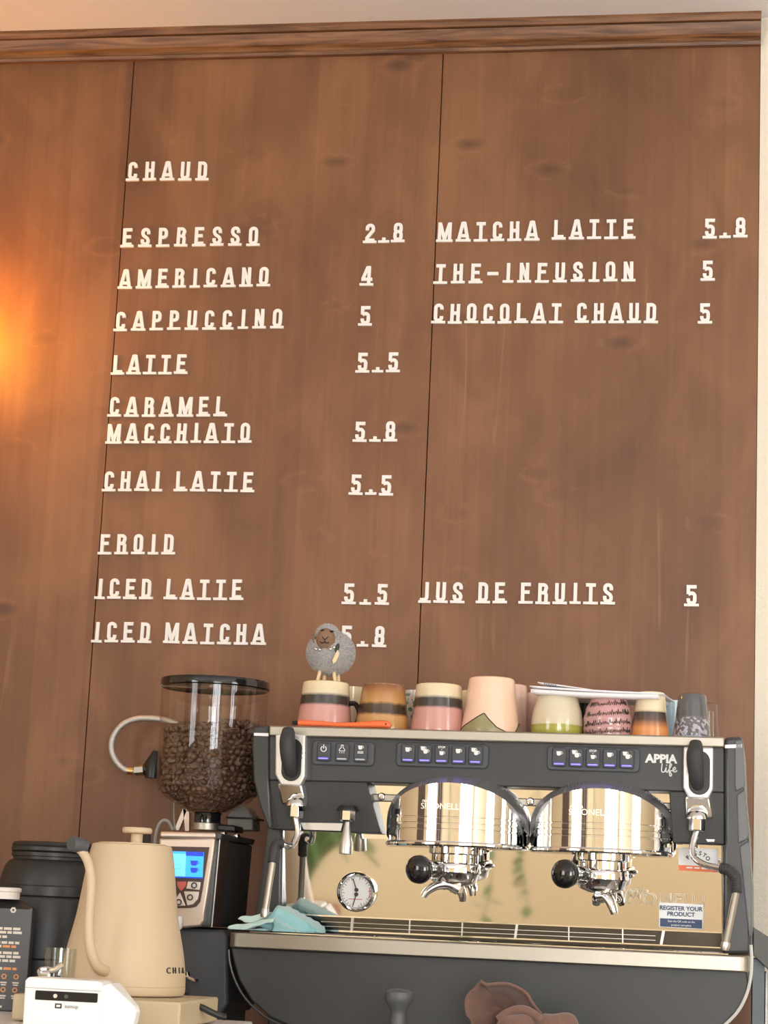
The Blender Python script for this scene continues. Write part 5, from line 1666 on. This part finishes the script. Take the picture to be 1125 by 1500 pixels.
# scribbled handwriting on the pink ribbed cup
wr_ = MB()
rw_ = random.Random(11)
s_ = am(892, 1060, FL)[0] - am(891, 1060, FL)[0]
for row_i, uz in enumerate((0.10, 0.30, 0.52, 0.74)):
    a = math.radians(-62 + 4 * row_i)
    pts_ = []
    while a < math.radians(64):
        up = rw_.choice((0.0022, 0.0035, 0.0065)) if len(pts_) % 2 else rw_.choice((-0.0008, -0.002))
        z = (uz + 0.05) * hrs + up + 0.0035 * math.sin(a * 1.2)
        u = z / hrs
        env = 37.5 * s_ if u < 0.35 else (37.5 + (25 - 37.5) * ((u - 0.35) / 0.65) ** 2.0) * s_
        pts_.append((env * math.sin(a), -(env + 0.0002) * math.cos(a), z))
        a += rw_.uniform(0.025, 0.06)
    wr_.tube(pts_, 0.0007, 4, caps=False)
wr_.build('handwriting', 'glaze_line', rs)

# ================================================================== PAPERS on the cups
def sheet(name, label, px0, py0, px1, py1, ly0, ly1, th, bend, m='paper'):
    a, b = am(px0, py0, ly0), am(px1, py1, ly0)
    t = thing(name, label, 'paper', mw((0, 0, 0)), MY, 'loose papers lying on the cups')

    def fn(u, v):
        return (a[0] + (b[0] - a[0]) * u + 0.01 * (v - 0.5), ly0 + (ly1 - ly0) * v, a[2] + (b[2] - a[2]) * u + bend * math.sin(PI * u) + 0.002 * v)
    MB().grid(fn, 16, 4).build('sheet', m, t, solid=th)
    return t


sheet('paper_bundle', 'thick bundle of white papers resting across the rounded cups', 782, 1012, 968, 1020, 0.015, 0.15, 0.006, -0.0015)
sheet('paper_sheet', 'white sheet lying flat on the paper bundle', 780.5, 1005, 976, 1016, 0.02, 0.15, 0.0016, -0.001)
t_ = sheet('paper_sheet', 'curled white receipt with printed lines on top of the papers', 792, 999.5, 880, 1012, 0.018, 0.12, 0.0012, 0.0005)
pm = MB()
for k in range(6):
    q = am(797 + 3.2 * k, 1001.5 + 0.45 * k, 0.0172)
    pm.box((q[0], 0.0166, q[2] - 0.0015), (q[0] + 0.0018, 0.0176, q[2] + 0.0012))
pm_o = pm.build('printed_lines', 'paper_ink', t_, smooth=0)
pm_o['kind'] = 'stuff'
sheet('paper_sheet', 'narrow white slip poking out beyond the orange banded cup', 900, 1014.5, 981, 1021, 0.07, 0.16, 0.002, 0.0)

# ================================================================== ORANGE BRUSH
OB = thing('cleaning_brush', 'orange handled cleaning brush lying along the front rail', 'brush', mw((0, 0, 0)), MY)
zb = lambda px: am(px, 1062 + (px - 437) * 0.0255, 0.002)
pts = [(437, 0.0045), (445, 0.0046), (455, 0.0046)] + [(458 + 3 * k, 0.0046 if k % 2 else 0.0040) for k in range(7)] + [(482, 0.0036), (500, 0.0034), (520, 0.0040), (545, 0.0054), (560, 0.0060), (568, 0.0056), (572.5, 0.0030)]
ZR = am(500, 1065.2, 0.002)[2]
MB().tube([(zb(px)[0], 0.002, ZTOP + 0.001 + r_) for px, r_ in pts], [r_ for _, r_ in pts], 14).build('handle', 'orange_rubber', OB)
MB().tube([(zb(428)[0], 0.002, ZTOP + 0.0055), (zb(438)[0], 0.002, ZTOP + 0.0055)], [0.0028, 0.0038], 12).build('bristles', 'thread_black', OB)
MB().lathe([(0, 0.0003), (0.0014, 0.0003), (0.0014, -0.001), (0, -0.001)], (zb(566)[0], 0.002 - 0.0056, ZTOP + 0.0068), 12, RX).build('hang_hole', 'thread_black', OB)

# ================================================================== FELT SHEEP on the first mug
so = am(479, 999.5, FL)
ZM = ZS + h1
sw_ = mw((so[0], FL, ZM))
ss = am(480, 960, FL)[0] - am(479, 960, FL)[0]
SH = thing('sheep_figurine', 'grey felted wool sheep figurine standing on the pink banded mug', 'figurine', sw_, MY + 0.12)
U = lambda dx, dz: (dx * ss, dz * ss)
bx, bz_ = U(3, 43)
brx, brz, bry = 31.5 * ss, 29 * ss, 36 * ss
rs_ = random.Random(21)
body = MB().ball((bx, 0.006, bz_), (brx, bry, brz), 36, 22)
body.v = [(x + 0.0012 * math.sin(700 * z + 300 * y), y, z + 0.0012 * math.sin(600 * x)) for x, y, z in body.v]
bo = body.build('wool_body', 'wool', SH)
fz = MB()


def fuzz(c, r, n, ln, keep=lambda d: True):
    for _ in range(n):
        d = Vector((rs_.gauss(0, 1), rs_.gauss(0, 1), rs_.gauss(0, 1))).normalized()
        if not keep(d):
            continue
        p_ = Vector((c[0] + d.x * r[0], c[1] + d.y * r[1], c[2] + d.z * r[2]))
        tg = d.cross(Vector((rs_.gauss(0, 1), rs_.gauss(0, 1), rs_.gauss(0, 1)))).normalized()
        w = tg.cross(d) * 0.00034
        m1 = p_ + tg * ln * 0.6 + d * ln * rs_.uniform(0.25, 0.6)
        m2 = p_ + tg * ln * 1.2 + d * ln * rs_.uniform(0.05, 0.5)
        fz.add([p_ - w, p_ + w, m1 + w, m1 - w, m2], [(0, 1, 2, 3), (3, 2, 4)])


fuzz((bx, 0.006, bz_), (brx, bry, brz), 9000, 0.0085)
hx_, hz_ = U(-2, 60)
hc_ = (hx_, -0.026, hz_)
fuzz((hx_ + 0.001, -0.018, hz_ + 0.006), (15.5 * ss, 15 * ss, 14.5 * ss), 2600, 0.0055, lambda d: d.z > -0.1 and d.y > -0.75)
fo = fz.build('wool_fibres', 'wool', SH, smooth=0)
fo['kind'] = 'stuff'
MB().ball((hx_ + 0.001, -0.018, hz_ + 0.006), (15.5 * ss, 15 * ss, 14 * ss), 24, 16).build('wool_cap', 'wool', SH)
Mh = Matrix.Rotation(0.25, 3, 'X')
hd = MB().ball((hx_, -0.029, hz_ - 0.003), (13.8 * ss, 14 * ss, 17 * ss), 28, 18, Mh).build('head', 'felt_brown', SH)
fy = -0.029 - 14 * ss
ft = MB()
for pts in ([(-4.5, -2.2), (-2, -6.5), (0, -8), (0, -11.5)], [(0, -7.5), (2, -6), (4.5, -2.8)], [(-7, -10.5), (-4, -12.8), (0, -11.5), (3.5, -12.8), (6, -11)]):
    cv = catmull([(hx_ + dx * ss, 0, hz_ + (dz + 4) * ss) for dx, dz in pts], 5)
    out = []
    for p_ in cv:
        dx, dzv = p_.x - hx_, p_.z - (hz_ - 0.003)
        k = max(0.05, 1 - (dx / (13.8 * ss)) ** 2 - (dzv / (17 * ss)) ** 2)
        out.append((p_.x, -0.029 - 14.4 * ss * math.sqrt(k) + 0.22 * dzv * 0.9, p_.z))
    ft.tube(out, 0.0008, 6)
ft.build('stitched_face', 'thread_black', hd)
for dx, dz in ((-4.5, 10), (8.5, 9)):
    MB().ball((hx_ + dx * ss, -0.029 - 8.5 * ss, hz_ + dz * ss), (3.2 * ss, 2.5 * ss, 1.6 * ss), 12, 8).build('eye', 'thread_black', hd)
for sgn in (-1, 1):
    MB().ball((hx_ + sgn * 17 * ss, -0.020, hz_ - 2 * ss), (3.2 * ss, 4 * ss, 8 * ss), 14, 10, Matrix.Rotation(sgn * 0.35, 3, 'Y')).build('ear', 'felt_brown', SH)
cl = [(hx_ + 15.5 * ss * math.sin(a), -0.020 - 13 * ss * math.cos(a), hz_ - 17 * ss + 5 * ss * abs(math.sin(a))) for a in [math.radians(-100 + 20 * k) for k in range(11)]]
MB().tube(cl, 0.0014, 8).build('collar_ribbon', 'ribbon_green', SH)
for dx, dz, dy in ((-13, -16.5, -0.034), (-7, -17.5, -0.037), (13, -13.5, -0.037), (8, -16.5, -0.039)):
    MB().ball((hx_ + dx * ss, dy, hz_ + dz * ss), 0.0028, 14, 10).build('bell', 'bell_silver', SH)
bw = MB().ball((hx_ + 17 * ss, -0.036, hz_ - 14 * ss), (3 * ss, 3 * ss, 7 * ss), 12, 8, Matrix.Rotation(0.3, 3, 'Y'))
bw.build('ribbon_bow', 'ribbon_green', SH)
MB().add([(hx_ + dx * ss, -0.040 + yy, hz_ + dz * ss) for yy in (0, 0.0012) for dx, dz in ((18, -17), (21, -23), (17, -34), (13, -37), (11.5, -32))],
         [(0, 1, 2, 3, 4), (9, 8, 7, 6, 5)] + [(i, (i + 1) % 5, (i + 1) % 5 + 5, i + 5) for i in range(5)]).build('wooden_tag', 'beech', SH)
for (x0_, x1_, y_) in ((-9, -13, -0.010), (-4, -6, 0.014), (9, 12.5, -0.010), (14, 15.5, 0.014)):
    MB().tube([(x0_ * ss, y_ * 0.8, 20 * ss), (x1_ * ss, y_, 0.0)], [0.0031, 0.0027], 10).build('leg', 'beech', SH)

# ================================================================== TAMPER, CHAMOIS in front of the machine
ty = -0.24
tq = am(585, 1448, ty)
tp = thing('coffee_tamper', 'dark grey coffee tamper with mushroom handle standing before the machine', 'tamper', mw((tq[0], ty, Z_CTR)), MY)
th_ = tq[2] - Z_CTR
MB().lathe([(0, 0.0), (0.029, 0.0), (0.029, 0.012), (0.012, 0.02), (0.011, 0.03), (0.0, 0.03)], (0, 0, 0), 36).build('tamper_base', 'satin_steel', tp)
MB().lathe([(0, 0.028), (0.013, 0.028), (0.0125, th_ - 0.06), (0.0105, th_ - 0.036), (0.0115, th_ - 0.028), (0.0185, th_ - 0.019), (0.0205, th_ - 0.012), (0.0190, th_ - 0.005), (0.012, th_ - 0.001), (0, th_)], (0, 0, 0), 40).build('tamper_handle', 'grinder_body', tp)

cy_ = -0.20
CH = thing('chamois_cloth', 'crumpled brown chamois cloth standing up before the lower panel', 'cloth', (MO[0], MO[1], 0), MY)
outl = [(704, 1437), (712, 1442), (724, 1441.5), (741, 1441), (757, 1446), (771, 1455), (779, 1468), (787, 1479), (794, 1488), (800, 1530), (795, 1590), (700, 1590), (692, 1530), (690, 1497), (683, 1487), (680.5, 1470), (684, 1457), (694, 1448)]
ol = catmull([am(px, py, cy_) for px, py in outl + [outl[0]]], 4)[:-1]
cen = am(735, 1480, cy_ + 0.03)
ZLOW = Z_CTR + 0.003
rings = 7
nO = len(ol)
cvv, cff = [], []
for r_i in range(rings + 1):
    k = 1 - r_i / rings * 0.97
    for p_ in ol:
        dep = 0.045 * (1 - k * k)
        cvv.append((cen[0] + (p_.x - cen[0]) * k, cy_ + dep + 0.003 * math.sin(9 * k + 60 * p_.x), max(ZLOW, cen[2] + (p_.z - cen[2]) * k)))
for r_i in range(rings):
    for i in range(nO):
        j = (i + 1) % nO
        cff.append((r_i * nO + i, r_i * nO + j, (r_i + 1) * nO + j, (r_i + 1) * nO + i))
cff.append(tuple(rings * nO + i for i in range(nO)))
MB().add(cvv, cff).build('cupped_sheet', 'chamois', CH, solid=0.002)
rim = catmull([am(px, py, cy_ - 0.002) for px, py in outl[:9]], 5)
MB().tube(rim, 0.0022, 8).build('hem', 'chamois', CH)
fo1 = catmull([am(px, py, cy_ - 0.03) for px, py in ((730, 1494), (744, 1484), (760, 1479), (775, 1482), (792, 1494), (805, 1510), (815, 1560))], 6)
MB().tube([(p_.x, p_.y, max(ZLOW + 0.006, p_.z)) for p_ in fo1], 0.0062, 12).build('fold', 'chamois', CH)
lump = MB().ball(am(758, 1515, cy_ - 0.03), (0.030, 0.022, 0.030), 24, 16)
lump.ball(am(815, 1512, cy_ - 0.02), (0.034, 0.024, 0.028), 24, 16)
lump.v = [(x + 0.002 * math.sin(160 * z), y + 0.002 * math.sin(140 * x), max(ZLOW, z + 0.003 * math.sin(120 * x + 80 * z))) for x, y, z in lump.v]
lump.build('bunched_cloth', 'chamois', CH)
lo2 = MB().box((am(745, 1560, cy_)[0], cy_ - 0.04, ZLOW - 0.0025), (am(840, 1560, cy_)[0], cy_ + 0.02, am(800, 1530, cy_)[2]))
lo2.build('bunched_base', 'chamois', CH, bevel=0.01, seg=3)

# ================================================================== WALL LAMP just left of the view
lp = at(-100, 455, -0.14)
LM = thing('wall_lamp', 'warm glowing globe wall lamp on the wood panels left of the menu', 'wall lamp', (lp[0], 0, lp[2]))
MB().lathe([(0, 0.0), (0.035, 0.0), (0.035, 0.008), (0.02, 0.016), (0, 0.016)], (0, 0, 0.07), 32, RX).build('wall_plate', 'brass', LM)
MB().tube(catmull([(0, -0.014, 0.07), (0, -0.08, 0.095), (0, -0.130, 0.080), (0, -0.14, 0.04)], 5), 0.007, 12).build('arm', 'brass', LM)
MB().ball((0, -0.14, 0.0), 0.045, 28, 18).build('globe', 'lamp_glass', LM)

# ================================================================== PLANTS at the back of the room (seen in the mirror)
def leaf(mb, p, d, ln, w):
    d = d.normalized()
    sd = d.cross(Vector((0, 0, 1)))
    sd = sd.normalized() if sd.length > 0.05 else Vector((1, 0, 0))
    n_ = sd.cross(d)
    a, b_, c_ = p + d * ln * 0.4, p + d * ln, p
    mb.add([c_, a + sd * w - n_ * w * 0.2, b_, a - sd * w - n_ * w * 0.2, a], [(0, 1, 4), (1, 2, 4), (2, 3, 4), (3, 0, 4)])


def vine(loc, n, length, label, seed):
    rv = random.Random(seed)
    t = thing('hanging_vine', label, 'plant', loc, 0)
    MB().lathe([(0, 0.0), (0.07, 0.0), (0.10, 0.14), (0.093, 0.14), (0.0, 0.12)], (0, 0, 0), 28).build('pot', 'terracotta', t)
    MB().tube([(0, 0, 0.12), (0, 0, Z_CEIL - loc[2] - 0.001)], 0.004, 8).build('hanger', 'cord_black', t)
    stm, lv = MB(), MB()
    for k in range(n):
        a = 2 * PI * k / n + rv.uniform(-.3, .3)
        L_ = length * rv.uniform(0.55, 1.0)
        pts = [Vector((0.09 * math.cos(a), 0.09 * math.sin(a), 0.14)), Vector((0.13 * math.cos(a), 0.13 * math.sin(a), 0.12))]
        z = 0.0
        while z > -L_:
            pts.append(Vector((pts[-1].x + rv.uniform(-.03, .03), pts[-1].y + rv.uniform(-.03, .03), z)))
            z -= 0.09
        pc_ = catmull(pts, 3)
        stm.tube(pc_, 0.002, 5)
        for p_ in pc_[2:]:
            leaf(lv, p_, Vector((rv.uniform(-1, 1), rv.uniform(-1, 1), rv.uniform(-.8, .2))), rv.uniform(0.05, 0.085), rv.uniform(0.016, 0.026))
    stm.build('stems', 'leaf_green', t)
    lv.build('foliage', 'leaf_green', t, smooth=0)
    return t


vine((-1.05, -4.9, 2.05), 5, 1.75, 'long trailing vine hanging from a terracotta pot across the room', 1)
pt = thing('potted_palm', 'potted palm with long narrow leaves standing across the room', 'plant', (-1.95, -5.4, 0.0))
MB().lathe([(0, 0.0), (0.14, 0.0), (0.19, 0.32), (0.175, 0.32), (0, 0.28)], (0, 0, 0), 32).build('pot', 'terracotta', pt)
pv = random.Random(9)
for k in range(18):
    a = 2 * PI * k / 18 + pv.uniform(-.2, .2)
    d = Vector((math.cos(a), math.sin(a), 0))
    hgt, rad = pv.uniform(0.35, 0.85), pv.uniform(0.25, 0.5)
    pts = catmull([Vector((0, 0, 0.27)), d * rad * 0.3 + Vector((0, 0, 0.27 + hgt * 0.7)), d * rad * 0.75 + Vector((0, 0, 0.27 + hgt)), d * rad * 1.2 + Vector((0, 0, 0.27 + hgt * 0.75))], 6)
    MB().tube(pts, [0.018 * math.sin(PI * (0.12 + 0.88 * (1 - i / (len(pts) - 1)))) + 0.003 for i in range(len(pts))], 6, flat=0.15).build('frond', 'leaf_green', pt)
